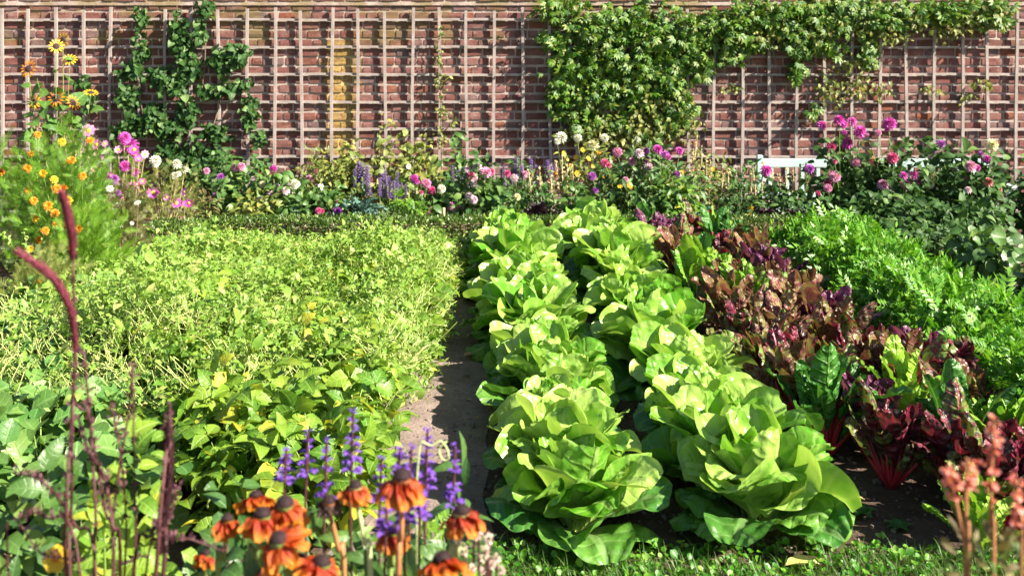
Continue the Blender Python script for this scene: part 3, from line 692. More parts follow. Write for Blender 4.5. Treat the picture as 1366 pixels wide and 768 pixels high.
def spikeplant(name,label,cat,cx,Y,spk,col,mat='mid',n=150,half=None,top=None,stemmat='stem',seed=False,size=.05,key='lance'):
    X=at(cx,0,Y)[0]; g=gz(X,Y); t=thing(name,label,cat,(X,Y,g),None)
    s=MB(); f=MB()
    for (x,y0,y1) in spk:
        Yf=Y+R.uniform(-.08,.08); a=at(x,y0,Yf); bb=at(x+R.uniform(-1.5,1.5),y1,Yf); hh=a[2]-bb[2]
        o=child('flower_spike',fl_mesh('spike',col),t,bb,(R.normal(0,.04),R.normal(0,.05),R.uniform(0,6)),1.); 
        o.scale=(min(.32,hh*1.2),min(.32,hh*1.2),hh)
        r0=np.array([X+(bb[0]-X)*.6,Y,g]); s.add(*tube(smooth_path([r0,(r0+bb)/2,bb,a]),.003,5,cap=False))
    half=half or 20; top=top or (spk[0][2]-4)
    ztop=at(cx,top,Y)[2]; c=np.array([X,Y,(ztop+g)/2]); P,dd=ellipsoid_pts(n,c,(half/F*Y,.13,(ztop-g)/2+.02),.2)
    P[:,2]=np.maximum(P[:,2],ground_z(P[:,0],P[:,1])+.01)
    scatter(f,key,P,size,dd*.5+np.array([0,0,.6]),(0,-1,.4),.4,.4)
    s.build('stem',M[stemmat],t); f.build('foliage',M[mat],t); return t
spikeplant('lavender_clump','violet flower spikes standing alone left of the big lavender cluster','lavender',484,8.9,[(479,215,245),(484,218,262),(489,222,258),(475,226,250),(492,232,262)],'lav',half=16)
spikeplant('lavender_clump','broad cluster of violet lavender spikes above the blue kale','lavender',522,8.8,[(506,238,262),(511,232,264),(516,240,266),(521,236,264),(526,242,268),(531,238,265),(536,244,266),(541,246,264),(514,228,250),(530,230,250)],'lav',half=28)
spikeplant('lavender_clump','thin violet spikes behind the white and pink pompons at the centre','lavender',612,9.0,[(604,222,248),(610,228,250),(618,224,248),(624,230,252)],'lav',half=20)
spikeplant('lavender_clump','violet spikes right of the pink pompons near the purple leaved plant','lavender',676,8.9,[(668,226,252),(673,222,250),(679,230,252),(684,226,248),(690,210,240),(696,220,244)],'lav',half=22)
spikeplant('lavender_clump','faint violet spikes among dry stalks near the white dahlia','lavender',722,9.1,[(708,212,238),(714,220,240),(728,214,240),(735,222,244),(741,218,240)],'lav',mat='olive',half=26)
plant('pompon_dahlia_plant','dahlia clump with violet pink and white pompons right of the kale','dahlia',578,8.5,250,34,
  [(552,238,6,D,'magenta'),(568,245,7,D,'pink'),(576,254,6,D,'rose'),(589,252,6,D,'white'),(549,273,8,D,'violet'),(572,282,7,D,'pink')],'ovate','mid',.07,300)
plant('pompon_dahlia_plant','dahlia clump with pale pink pompons left of the purple leaved plant','dahlia',640,8.5,232,46,
  [(603,276,7,D,'pink'),(614,273,7,D,'paleP'),(636,223,7,D,'paleP'),(634,243,8,D,'paleP'),(649,230,8,D,'pink'),(628,234,6,D,'rose'),(685,238,6,D,'paleP'),(677,231,5,D,'rose'),(690,263,5,D,'cream'),(626,261,6,D,'paleP'),(655,229,5,D,'rose')],'ovate','mid',.07,420)
# dry stalks
def dry_clump(label,cx,Y,lines,col='drystem',thick=.006):
    X=at(cx,0,Y)[0]; t=thing('dried_stalks',label,'dried plant',(X,Y,gz(X,Y)))
    s=MB(); f=MB()
    for (x0,y0,x1,y1) in lines:
        Yf=Y+R.uniform(-.06,.06); a=at(x0,y0,Yf); c=at(x1,y1,Yf); g=np.array([c[0]+(c[0]-a[0])*.3,Y,gz(X,Y)])
        P=smooth_path([g,c,(a+c)/2+R.normal(0,.005,3),a]); s.add(*tube(P,np.concatenate([np.full(len(P)-5,.0025),np.linspace(thick,.002,5)]),5))
        K=44; tt=R.random(K)[:,None]; Q=a+(c-a)*tt; f=MB(); scatter(f,'tiny',Q,.022,(0,0,1),(0,-1,0),.5,.6); f.build('seed_head',M['drystem'],t)
    s.build('stem',M[col],t); return t
dry_clump('tall straw coloured seed stalks between the lavender and the white dahlia',752,8.6,[(742,215,746,262),(750,208,752,262),(757,218,757,265),(764,222,762,262),(772,232,770,270),(705,228,708,262),(735,235,737,268),(720,225,722,262)])
dry_clump('straw coloured seed stalks at the right end of the large central dahlia',940,8.7,[(930,180,925,235),(936,196,932,240),(942,210,940,262),(948,215,946,255),(924,200,922,240),(965,232,962,262),(972,226,970,264)])
dry_clump('row of brown bristly seed spikes in front of the left end of the bench',1045,8.6,[(1004,222,1008,300),(1018,215,1016,270),(1030,225,1032,275),(1040,232,1040,276),(1050,222,1048,270),(1058,225,1056,272),(1068,220,1066,262),(1076,218,1074,258),(1000,235,1002,270)])
dry_clump('thin dry twigs at the far left beside the orange cosmos',92,8.6,[(86,180,88,240),(94,188,95,240),(101,190,101,240),(108,196,106,240),(118,200,116,245)])
# kale
def rosette(name,label,cat,cx,cy,Y,r,n,mat,key='strap',W=.25,a=(1.3,.3),drop=1.1,gr=None,stemmat=None,wob=.01,zb=None):
    c=at(cx,cy,Y); g=gz(c[0],Y); t=thing(name,label,cat,(c[0],Y,g),gr); f=MB()
    zb=c[2] if zb is None else zb
    s=MB(); s.add(*tube([(c[0],Y,g),(c[0],Y,zb)],.016,8)); s.build('stem',M[stemmat or 'palestalk'],t)
    for i in range(n):
        q=i/(n-1); a0=a[1]+(a[0]-a[1])*q; L=r*(1-.35*q)*R.uniform(.85,1.1)
        f.add(*xf(leaf(L,L*W,key,5,9,a0,a0-drop,.7,.02*L*4,4,wob=wob),Rz(i*2.4+R.normal(0,.2)),(c[0],Y,zb-.04+.04*q)))
    f.build('foliage',M[mat],t); return t
rosette('blue_kale','blue green kale with long arching strap leaves in front of the lavender','kale',482,284,8.18,.27,26,'kale','lance',.26,(1.5,.3),1.3)
rosette('blue_kale','small blue green kale half hidden right of the large central dahlia','kale',938,285,8.3,.15,14,'kale','lance',.26,(1.4,.3),1.2)
for (cx,cy,lab,r) in ((718,286,'dark purple leaved plant behind the top of the left lettuce row',.17),(1022,290,'dark purple leaved plant behind the hedge left of the bench spikes',.15),(1062,292,'dark purple leaved plant behind the right end of the hedge',.15),(655,292,'small dark purple plant beside the wooden stake',.09)):
    rosette('purple_leaved_plant',lab,'foliage plant',cx,cy,8.22,r,34,'purple','ovate',.5,(1.4,.2),.9,wob=.006)
plant('white_dahlia_plant','dahlia with white and cream heads above yellow orange daisies','dahlia',790,8.8,205,46,
  [(750,183,8,D,'white'),(770,184,6,D,'white'),(791,193,8,D,'cream'),(807,184,6,D,'white'),(850,186,5,D,'white'),(742,233,5,'marigold','orange'),(768,210,4,'daisy','yellow'),(778,200,4,'daisy','yellow'),(762,222,4,'daisy','orange'),(785,212,4,'daisy','yellow'),(800,205,4,'daisy','orange'),(770,232,4,'daisy','yellow'),(817,212,4,'daisy','yellow'),(752,205,4,'daisy','yellow'),(790,222,3,'daisy','orange')],
  'lance','olive',.08,420,dep=.2,lump=.35)
plant('purple_dahlia_plant','large bushy dahlia with purple pink pompons below the bright climber','dahlia',860,8.45,212,74,
  [(823,203,7,D,'pink'),(853,204,7,D,'paleP'),(863,201,5,D,'violet'),(878,199,7,D,'magenta'),(888,207,7,D,'violet'),(907,201,6,D,'magenta'),(865,223,7,D,'paleP'),(843,215,6,D,'pink'),(807,217,6,D,'rose'),(790,235,6,D,'violet'),(817,236,5,'daisy','yellow'),(839,249,5,'daisy','orange'),(909,231,4,'daisy','yellow'),(770,231,4,'daisy','yellow')],
  'lance','mid',.09,950,dep=.28)
plant('leafy_border_plant','dense green leafy plant below the purple pompons beside the hedge','border plant',900,8.3,255,30,(),'ovate','bean',.07,260,dep=.12)
plant('leafy_border_plant','low dark leafy plant right of the small kale','border plant',985,8.5,255,40,[(1002,278,4,'marigold','yellow'),(1000,286,3,'marigold','yellow')],'lance','dark',.06,420)
plant('leafy_border_plant','dark bushy plant in front of the left half of the bench','border plant',1050,8.5,255,44,[(1023,227,8,D,'magenta'),(1081,225,7,D,'violet')],'ovate','dark',.06,480)
plant('leafy_border_plant','dark leafy plant under the lavender spikes right of centre','border plant',700,8.6,255,44,(),'lance','mid',.07,380)
plant('leafy_border_plant','low green plant between the lavender cluster and the violet pompon','border plant',545,8.35,262,22,(),'pinnate','fern',.09,80)
plant('leafy_border_plant','dark twiggy plant at the left end of the hedge','border plant',272,8.45,262,26,[(258,268,4,'daisy','rose'),(246,262,4,'daisy','violet')],'lance','fernbrown',.06,260,stemmat='woody')
plant('leafy_border_plant','green leafy plant behind the hedge below the blush pompons','border plant',405,8.35,262,30,(),'ovate','mid',.07,240)
plant('leafy_border_plant','yellow green plant behind the hedge below the lilac pompons','border plant',335,8.3,268,34,(),'ovate','olive',.06,260)
plant('leafy_border_plant','green leafy plant behind the lettuce tops beside the purple plant','border plant',775,8.3,262,40,(),'ovate','mid',.065,320)
plant('tall_dahlia_plant','tall dahlia with magenta pompons rising over the middle of the bench','dahlia',1125,8.6,180,56,
  [(1097,167,7,D,'magenta'),(1120,160,8,D,'magenta'),(1137,162,7,D,'magenta'),(1148,175,9,D,'magenta'),(1131,191,9,D,'magenta'),(1110,196,7,D,'rose'),(1144,214,8,D,'pink'),(1165,214,7,D,'coral'),(1114,235,8,D,'pink'),(1104,244,6,D,'rose')],'ovate','dark',.075,560,dep=.22)
plant('tall_dahlia_plant','broad dark leaved dahlia with pink and cream pompons before the bench','dahlia',1200,8.5,192,60,
  [(1187,164,9,D,'magenta'),(1171,177,5,D,'pink'),(1191,210,8,D,'rose'),(1178,246,8,D,'pink'),(1206,234,6,D,'magenta'),(1219,233,7,D,'magenta'),(1210,246,7,D,'pink'),(1242,232,8,D,'cream'),(1229,279,4,D,'violet')],'ovate','dark',.075,760,dep=.25)
plant('tall_dahlia_plant','dark leaved dahlia with lilac and cream heads at the right edge','dahlia',1290,8.5,190,54,
  [(1256,192,6,D,'violet'),(1324,193,9,D,'cream'),(1317,212,6,D,'magenta'),(1295,221,8,D,'pink'),(1292,253,5,D,'paleP'),(1319,243,7,D,'coral'),(1315,285,7,D,'cream'),(1309,205,4,D,'violet')],'ovate','dark',.08,800,dep=.25)
plant('tall_dahlia_plant','dark leaved dahlia standing just beyond the right edge by the wall','dahlia',1395,8.5,205,56,[(1380,215,8,D,'magenta'),(1410,240,8,D,'cream')],'ovate','dark',.08,500,dep=.25)
plant('leafy_border_plant','dense shaded leafy plant behind the parsley bed','border plant',1170,8.15,262,60,(),'ovate','dark',.07,520,dep=.2)
plant('leafy_border_plant','dense shaded leafy plant behind the far right of the parsley','border plant',1280,8.05,275,62,(),'ovate','dark',.08,560,dep=.25)
plant('orange_cosmos_plant','feathery cosmos just beyond the left edge of the bed','cosmos plant',-10,7.2,200,60,[(0,230,7,'marigold','orange'),(-20,260,7,'marigold','orange')],'feather','fern',.085,700,dep=.4,d=(0,0,.9),up=(0,-1,.3))
for (cx,top,half,mt,lk,lab,fl) in (
  (345,222,40,'mid','ovate','leafy green plant dotted with pale pink blooms under the right end of the dark vine',[(340,232,5,D,'paleP'),(352,240,5,D,'pink'),(330,246,5,D,'white')]),
  (420,212,36,'olive','lance','yellow green leafy plant rising behind the blush pompons',[(412,238,5,D,'pink'),(428,250,5,'daisy','white')]),
  (470,205,30,'olive','ovate','yellow green plant behind the lone violet spikes',[]),
  (560,205,44,'olive','ovate','tall yellowish leafy plant behind the violet pompon',[(545,222,4,'daisy','paleP')]),
  (700,225,40,'mid','lance','leafy plant with three small pink blooms behind the rightmost lavender',[(700,232,5,D,'pink'),(716,246,5,D,'paleP'),(694,252,5,D,'white')]),
  (940,210,36,'olive','lance','olive leafy plant right of the large purple pompon dahlia',[(950,226,4,'daisy','yellow')]),
  (985,232,34,'mid','lance','slim leafy plant between the purple dahlia and the bench',[]),
  (290,215,34,'mid','ovate','leafy plant directly below the dark wall vine',[(285,240,5,D,'white'),(275,228,5,D,'pink')]),
  (1150,205,46,'dark','ovate','dark leafy plant right behind the tallest magenta pompons',[]),
  (1255,215,46,'dark','ovate','dark leafy plant hiding the right half of the bench',[(1268,238,6,D,'pink'),(1250,262,6,D,'paleP')])):
    plant('border_filler_plant',lab,'border plant',cx,9.05,top,half,fl,lk,mt,.065,380,dep=.14,lump=.4)
# wooden stake
c=at(591,277,8.15)
tag(MB().add(*tube([(c[0],8.12,gz(c[0],8.12)-.05),(c[0]+.004,8.12,c[2]),(c[0]+.004,8.12,c[2]+.004)],[.013,.012,.011],8)).build('wooden_stake',M['drystem']),'short light brown wooden stake among the pompon dahlias behind the hedge','stake')

# ------------------------------------------------------------------ box hedge
def hedge(label,x0,x1,y0,y1,z1,n):
    cx=(x0+x1)/2; t=thing('box_hedge',label,'hedge',(cx,(y0+y1)/2,0)); f=MB()
    core=MB().add(*box(x0+.03,x1-.03,y0+.035,y1-.035,-.02,z1-.03,.03)); core.build('inner_branches',M['woody'],t,smooth=False)
    A=[((x1-x0)*(y1-y0),'t'),((x1-x0)*z1,'f'),((x1-x0)*z1*.5,'b'),((y1-y0)*z1,'l'),((y1-y0)*z1,'r')]; tot=sum(a for a,_ in A)
    for a,s_ in A:
        k=int(n*a/tot); u,v=R.random(k),R.random(k); j=R.normal(0,.008,k)
        X=x0+u*(x1-x0); 
        if s_=='t': P=np.stack([X,y0+v*(y1-y0),z1+j+.006*np.sin(X*9)],-1); o=(0,0,1)
        if s_=='f': P=np.stack([X,y0+j+.008*np.sin(X*13+v*9),v*z1],-1); o=(0,-1,.1)
        if s_=='b': P=np.stack([X,y1+j,v*z1],-1); o=(0,1,.1)
        if s_=='l': P=np.stack([x0+j,y0+u*(y1-y0),v*z1],-1); o=(-1,0,.1)
        if s_=='r': P=np.stack([x1+j,y0+u*(y1-y0),v*z1],-1); o=(1,0,.1)
        scatter(f,'tiny',P-np.array(o)*.008,.024,np.array(o)*.8+np.array([0,0,.6]),o,.55,.5)
    f.build('foliage',M['box'],t)
hedge('long low clipped box hedge between the vegetable beds and the flower border',-1.62,2.75,7.78,7.98,.19,24000)
hedge('short dark end block of box hedge beside the bare soil at left',-2.02,-1.66,7.62,7.95,.17,3600)

# ------------------------------------------------------------------ lettuces
def lettuce_proto(seed):
    rg=np.random.default_rng(seed)
    t=thing('lettuce','x','lettuce',(0,0,0),'butterhead lettuces in the two rows'); outer=MB(); heart=MB()
    n=38
    for i in range(n):
        q=i/(n-1); yaw=i*2.39996+rg.normal(0,.3)
        if q<.28: a0=rg.uniform(.25,.75); a1=a0-rg.uniform(.7,1.3); L=rg.uniform(.21,.28); W=L*rg.uniform(.75,.9); cup=rg.uniform(.3,.8)*(1 if rg.random()<.6 else -1.); r0=.03
        elif q<.72: a0=rg.uniform(1.0,1.45); a1=a0-rg.uniform(.7,2.0); L=rg.uniform(.23,.31); W=L*rg.uniform(.68,.84); cup=rg.uniform(.5,1.1)*(1 if rg.random()<.8 else -1.); r0=.035
        else: a0=rg.uniform(1.2,1.55); a1=a0+rg.uniform(-1.3,.8); L=rg.uniform(.20,.28); W=L*rg.uniform(.62,.8); cup=rg.uniform(.8,1.5); r0=.03
        lf=leaf(L,W,'lettuce',23,29,a0,a1,cup,ruf=.007,rf=rg.uniform(1.5,3.5),rng=rg,wob=.007,p=rg.uniform(1.4,2.8),twist=rg.normal(0,.35))
        V_=lf[0]; V_+=rg.normal(0,1,3)*0; U_=lf[2]; fz=np.sin(U_[:,0]*17+U_[:,1]*9+i)*np.sin(U_[:,1]*21-U_[:,0]*7+i*2)*.0035*np.clip(U_[:,1]*2,0,1); V_=V_+np.stack([fz*.4,fz*.6,fz],-1)
        (outer if q<.28 else heart).add(*xf((V_,lf[1],U_),Rz(yaw),(-math.sin(yaw)*r0,math.cos(yaw)*r0,.015+.03*q)))
    outer.build('outer_leaves',M['lettuce_out'],t); heart.build('heart',M['lettuce'],t)
    return t
LP=[lettuce_proto(100+i) for i in range(7)]
ordn=['nearest','second','third','fourth','fifth','sixth','seventh','eighth','ninth','tenth','eleventh','twelfth','thirteenth','farthest']
used=0
for row,(X,nm) in enumerate(((.43,'left'),(1.015,'right'))):
    for k in range(14):
        Y=3.57+.303*k+R.normal(0,.025); x=X+R.normal(0,.02)+(.03 if k==0 and row==0 else 0)
        s_=(1.07 if k<4 else 1.10)+R.normal(0,.08); szz=s_*R.uniform(.92,1.12)
        lab=('pale green lettuce head %s in the %s lettuce row'%({0:'nearest the grass',13:'farthest from the grass'}.get(k,ordn[k]+' from the grass'),nm))
        rz=R.uniform(0,6.28); g=gz(x,Y)
        if used<7: o=LP[used]; o.location=(x,Y,g); o.rotation_euler=(R.normal(0,.06),R.normal(0,.06),rz); o.scale=(s_,s_,szz); o['label']=lab
        else:
            o=copy_tree(LP[R.integers(0,7)],(x,Y,g),rz,(s_,s_,szz),lab); o.rotation_euler=(R.normal(0,.06),R.normal(0,.06),rz)
        used+=1

# ------------------------------------------------------------------ chard
def chard_proto(seed,lm,sm,n=21):
    rg=np.random.default_rng(seed); t=thing('chard_plant','x','chard',(0,0,0),'chard plants in the mixed red bed'); f=MB(); s=MB()
    for i in range(n):
        q=i/(n-1); yaw=i*2.4+rg.normal(0,.3); a0=rg.uniform(1.2,1.55) if q>.3 else rg.uniform(.8,1.2)
        pl=rg.uniform(.07,.16); L=rg.uniform(.15,.25); W=L*rg.uniform(.34,.46)
        lf=leaf(L,W,'chard',9,17,a0,a0-rg.uniform(.0,.9),rg.uniform(.5,1.2)*(1 if rg.random()<.6 else -1),ruf=.005,rf=rg.uniform(3,7),rng=rg,wob=.006,p=2.2,twist=rg.normal(0,.8))
        R_=Rz(yaw); d=R_@np.array([0,math.cos(a0),math.sin(a0)]); b0=R_@np.array([0,.012,0]); 
        e=b0+d*pl; f.add(*xf(lf,R_,e-d*.01))
        w=R_@np.array([0,0,0]); P=[b0,b0+d*pl*.5,e,e+d*L*.3]
        s.add(*tube(P,[.0075,.006,.005,.003],6))
    s.build('stalk',M[sm],t); f.build('foliage',M[lm],t); return t
kinds=[('ch_maroon','redstalk','dark maroon'),('ch_bronze','redstalk','bronze green'),('ch_green','palestalk','light green'),('ch_purple','redstalk','purple leaved'),('ch_pink','orstalk','pinkish bronze'),('ch_dgreen','redstalk','glossy dark green')]
CP={}
for i,(lm,sm,nm) in enumerate(kinds):
    CP[i]=[chard_proto(300+i*7+j,lm,sm) for j in range(2)]
fresh={(i,j) for i in CP for j in range(2)}
spots=[]
Y=4.25
k=0
while Y<7.6: spots.append((1.42+R.normal(0,.03),Y,'left',k)); Y+=.235+R.uniform(-.02,.02); k+=1
Y=3.60; k=0
while Y<7.55: spots.append((1.80+R.normal(0,.03),Y,'right',k)); Y+=.215+R.uniform(-.02,.02); k+=1
Y=3.95;k=0
while Y<7.0: spots.append((1.62+R.normal(0,.04),Y,'middle',k)); Y+=.30+R.uniform(-.03,.03); k+=1
Y=3.50;k=0
while Y<4.9: spots.append((2.02+R.normal(0,.03),Y,'outermost',k)); Y+=.25; k+=1
seq=[0,4,2,0,3,2,0,1,4,2,0,3,2,0,1,3]
words_=['first','second','third','fourth','fifth','sixth','seventh','eighth','ninth','tenth','eleventh','twelfth','thirteenth','fourteenth','fifteenth','sixteenth','seventeenth','eighteenth','nineteenth','twentieth']
for n_,(x,Y,rw,k) in enumerate(spots):
    ci=[0,0,1,4,4,1,2,3,0,1,1,0,4,5][int(R.integers(0,14))]
    if rw=='left' and k==0: ci=5
    if rw=='middle' and k<3: ci=[0,3,0][k]
    if rw=='right' and k in(0,): ci=0
    j=int(R.integers(0,2)); s_=R.uniform(.92,1.2)*(.85 if Y<4.2 and rw!='right' else 1.)
    lab='%s chard, %s from the grass in the %s line of chard'%(kinds[ci][2],words_[k],rw)
    if (ci,j) in fresh:
        fresh.discard((ci,j)); o=CP[ci][j]; o.location=(x,Y,gz(x,Y)); o.scale=(s_,)*3; o.rotation_euler=(0,0,R.uniform(0,6.28)); o['label']=lab
    else: copy_tree(CP[ci][j],(x,Y,gz(x,Y)),R.uniform(0,6.28),s_,lab)
for (ci,j) in list(fresh):          # any unplaced kind goes at the bed's far end
    o=CP[ci][j]; x=1.3+.12*len(spots)%.5; x=R.uniform(1.4,1.95); o.location=(x,7.55,gz(x,7.55)); o['label']='%s chard plant at the hedge end, %s of its kind'%(kinds[ci][2],words_[j])
x,Y=at(1308,0,3.45)[0],3.45
o=copy_tree(CP[2][0],(x,Y,gz(x,Y)),1.,.72,'small yellow green chard plant at the bottom right corner by the pink flowers')
x,Y=at(1378,0,3.6)[0],3.6
o=copy_tree(CP[0][1],(x,Y,gz(x,Y)),2.,.95,'dark maroon chard plant just beyond the right edge near the grass')
# low leaves on the bare soil beside the chard
for (px,py,s_,lab) in ((1150,690,.06,'small green seedling on the bare soil in front of the chard'),(1200,705,.05,'small green seedling on the soil next to the grass')):
    Y=2550/(py-5); c=at(px,py,Y); t=MB()
    for i in range(7): t.add(*xf(leaf(s_,s_*.6,'ovate',5,5,.6,-.2,.5),Rz(i*2.4),(c[0],Y,gz(c[0],Y)+.005)))
    tag(t.build('seedling',M['ch_dgreen'],org=(c[0],Y,gz(c[0],Y))),lab,'seedling')

# ------------------------------------------------------------------ parsley bed
BC=np.stack([R.uniform(-2.4,.1,150),R.uniform(3.8,7.5,150),R.uniform(-.13,.22,150),R.uniform(.06,.16,150)],-1)
def clump(x,y):
    o=np.zeros_like(np.asarray(x,float))
    for c in BC: o=o+c[2]*np.exp(-((x-c[0])**2+(y-c[1])**2)/(2*c[3]**2))
    return o
def hf(x,y,h,a=.04): return h+a*(np.sin(x*7+y*3)*.5+np.sin(y*9-x*5+1)*.4+np.sin(x*19+y*13)*.25)
b=MB(); st=MB()
n=18000; x=1.98+.80*R.random(n); y=3.5+3.75*R.random(n); edge=np.minimum(np.minimum((x-1.98)/.3,(2.80-x)/.14),1); edge=np.minimum(edge,(7.4-y)/.25); 
h=(hf(x,y,.31,.03)+.35*clump(x*2-4.6,y))*np.clip(edge,.05,1)**.5; z=h*(1-.5*R.random(n)**1.3)
P=np.stack([x+R.normal(0,.02,n),y,z+ground_z(x,y)],-1)
scatter(b,'curly',P,.040,np.array([0,-.35,.35]),(0,-.35,1),.85,.6,sj=.5)
kf=R.random(n)<.14; scatter(b,'pinnate',P[kf]+np.array([0,0,.0]),.085,np.array([0,-.3,.8]),(0,-.6,.8),.9,.5)
tag(b.build('parsley_foliage',M['parsley']),'dense bed of bright green curly parsley right of the chard','parsley',kind='stuff')
for i in range(1400):
    pass
n=900; xs=2.04+.68*R.random(n); ys=3.55+3.6*R.random(n)
for i in range(n):
    g=gz(xs[i],ys[i]); st.add(*tube([(xs[i],ys[i],g),(xs[i]+R.normal(0,.03),ys[i]+R.normal(0,.03),g+.2)],[.0022,.0016],4,cap=False))
tag(st.build('parsley_stems',M['stem']),'thin green stems crowded beneath the parsley leaves','parsley',kind='stuff')

# bush beyond the parsley
plant('squash_plant','leafy green plant with broad rounded leaves beyond the right side of the parsley','vegetable plant',1318,6.9,312,36,(),'round','mid',.075,260,dep=.4,lump=.2)
plant('squash_plant','second broad leaved plant outside the right edge beyond the parsley','vegetable plant',1415,5.9,350,40,(),'round','mid',.09,230,dep=.5,lump=.2)
plant('leafy_border_plant','shaded leafy clump between the parsley and the dark dahlias','border plant',1215,7.7,300,40,(),'ovate','dark',.06,420,dep=.3)
plant('leafy_border_plant','shaded leafy clump left of the broad leaved plant beyond the parsley','border plant',1275,7.6,300,42,(),'lance','dark',.06,420,dep=.3)

# ------------------------------------------------------------------ bean bed
def bean_proto(seed,mat,key,sz,h=.40,n=40,pods=True,w=.2):
    rg=np.random.default_rng(seed); t=thing('bean_plant','x','bean plant',(0,0,0),'bean plants in the tangled bed left of the path'); f=MB(); s=MB(); pd=MB()
    for i in range(9):
        a=rg.uniform(0,6.28); r_=rg.uniform(.05,w); e=np.array([math.cos(a)*r_,math.sin(a)*r_,h*rg.uniform(.65,1.0)])
        P=smooth_path([(0,0,0),e*np.array([.4,.4,.6])+rg.normal(0,.02,3),e],5); s.add(*tube(P,np.linspace(.004,.0015,len(P)),5,cap=False))
        Q=P[3:]+rg.normal(0,.015,(len(P)-3,3)); scatter(f,key,Q,sz,np.array([math.cos(a),math.sin(a),.1]),(0,-.2,1),.7,.35,rng=rg)
        if pods and i<3:
            q=P[-3]; c=curve(q,q+np.array([rg.normal(0,.02),rg.normal(0,.02),-.12]),bow=(rg.normal(0,.02),rg.normal(0,.01),0)); MB().add(*tube(c,[.002,.0045,.005,.005,.005,.0045,.002],6)).build('pod',M['pod'],t)
    c=np.array([0,0,h*.55]); P,d=ellipsoid_pts(n,c,(w*1.1,w*1.1,h*.42),.3,rng=rg); scatter(f,key,P,sz,d*np.array([1,1,.2]),(0,-.2,1),.5,.35,rng=rg)
    s.build('stem',M['stem'],t); f.build('foliage',M[mat],t)
    return t
def edgeX(y): return -.21+.105*(np.asarray(y)-3.6)+.03*np.sin(np.asarray(y)*7)
def taper(y): return np.interp(y,[3.6,4.6,5.6,6.6,7.3],[1.0,.95,.82,.56,.33])
BP=[bean_proto(500+i,'bean','trifol',.088,h=.42,n=62) for i in range(4)]
BB=[bean_proto(520+i,'bean_blue','round',.075,h=.34,n=70,pods=False,w=.21) for i in range(3)]
LAB={'a':'leafy bean plant with pointed leaves in the tangled bed beside the path','b':'bean plant with rounded blue green leaves in the left part of the bed'}
def put(lst,x,y,s_,lab,state={}):
    k=id(lst); i=state.get(k,0); state[k]=i+1; loc=(x,y,gz(x,y))
    sz_=(s_,s_,s_*float(taper(y)))
    if i<len(lst): o=lst[i]; o.location=loc; o.rotation_euler=(0,0,R.uniform(0,6.28)); o.scale=sz_; o['label']=lab
    else: copy_tree(lst[int(R.integers(0,len(lst)))],loc,R.uniform(0,6.28),sz_,lab)
gy=3.55
while gy<7.35:
    gx=float(edgeX(gy))-.21+R.normal(0,.015)
    while gx>-2.9:
        x_=gx+R.normal(0,.04); y_=gy+R.normal(0,.04)
        pxx=HX+x_/y_*F
        if pxx>-60 and not (y_>5.9 and x_<-1.95+.0):
            left=x_<-1.0-.18*(y_-3.6) and y_<6.6
            # the weeds have swamped the far middle of the bed
            dens=1.0 if y_<4.9 else .55
            if left or R.random()<dens:
                put(BB if left else BP,x_,y_,R.uniform(.8,1.1)*(1. if y_>4.4 else 1.0),LAB['b'] if left else LAB['a'])
        gx-=.27
    gy+=.27
# weeds threaded through the beans: tiny leaves on a tangle of thin stems
b=MB(); st=MB(); n=150000
x=-2.35*R.random(n); y=3.8+3.6*R.random(n)**.85; x=x+edgeX(y)+.02
wm=np.clip(1.15-(np.abs(x+.72+.1*(y-5))/1.1)**2,0,1)*np.clip((y-3.9)/1.2,.12,1)*np.clip(1.0+4.5*clump(x,y),.25,1.2)
k=R.random(n)<wm*.95+.05; x,y=x[k],y[k]
k=~((x<-1.75)&(y>6.3)); x,y=x[k],y[k]; n=len(x)
h=(hf(x,y,.36,.05)+clump(x,y))*taper(y)*np.clip((edgeX(y)+.03-x)/.15,.15,1)**.5; z=h*(1-.55*R.random(n)**1.3)+.02
kk=R.random(n)<.05
ks=(~kk)&(R.random(n)<.085)
hd=R.normal(0,1,(int(ks.sum()),3))*np.array([1,1,.2])+np.array([0,0,.9]); scatter(b,'sprig',np.stack([x,y,z-.05],-1)[ks],.105,hd,(0,0,1),.1,.25,sj=.4)
kk2=R.random(n)<.22; kq=(~kk)&(~ks)&kk2
scatter(b,'ovate',np.stack([x,y,z],-1)[kk],.05,np.array([0,-.2,.2]),(.2,-.3,1),.8,.5)
scatter(b,'tiny',np.stack([x,y,z],-1)[kq],.018,np.array([0,-.1,.4]),(.2,-.3,1),.9,.6,sj=.7)
tag(b.build('weed_foliage',M['weed']),'pale yellow green small leaved weeds tangled through the bean bed','weeds',kind='stuff')
n=8000; y=4.0+3.4*R.random(n); x=edgeX(y)-.02-2.0*R.random(n)
for i in range(n):
    if x[i]<-1.7 and y[i]>6.2: continue
    h=float((hf(x[i],y[i],.38,.05)+clump(x[i],y[i]))*taper(y[i])); a=R.uniform(0,6.28); l=R.uniform(.06,.16)
    p0=np.array([x[i],y[i],h*.55]); p1=p0+np.array([math.cos(a)*l,math.sin(a)*l*.6,R.uniform(.02,.15)*float(taper(y[i]))])
    st.add(*tube(smooth_path([p0,(p0+p1)/2+R.normal(0,.012,3),p1],3),.0017,3,cap=False))
tag(st.build('weed_stems',M['weed_stem']),'fine pale stems twisting above the tangled weeds and beans','weeds',kind='stuff')

# ------------------------------------------------------------------ grass strip
b=MB(); n=26000
x=R.uniform(-.3,3.4,n); y=2.75+.75*R.random(n)**.8; y=y+.04*np.sin(x*8)
k=(y<3.40+.05*np.sin(x*5))|(R.random(n)<.15); x,y=x[k],y[k]; n=len(x)
scatter(b,'blade',np.stack([x,y,ground_z(x,y)-.005],-1),.085,np.array([0,1,0.]),(0,0,1),.0,.0,sj=.35)
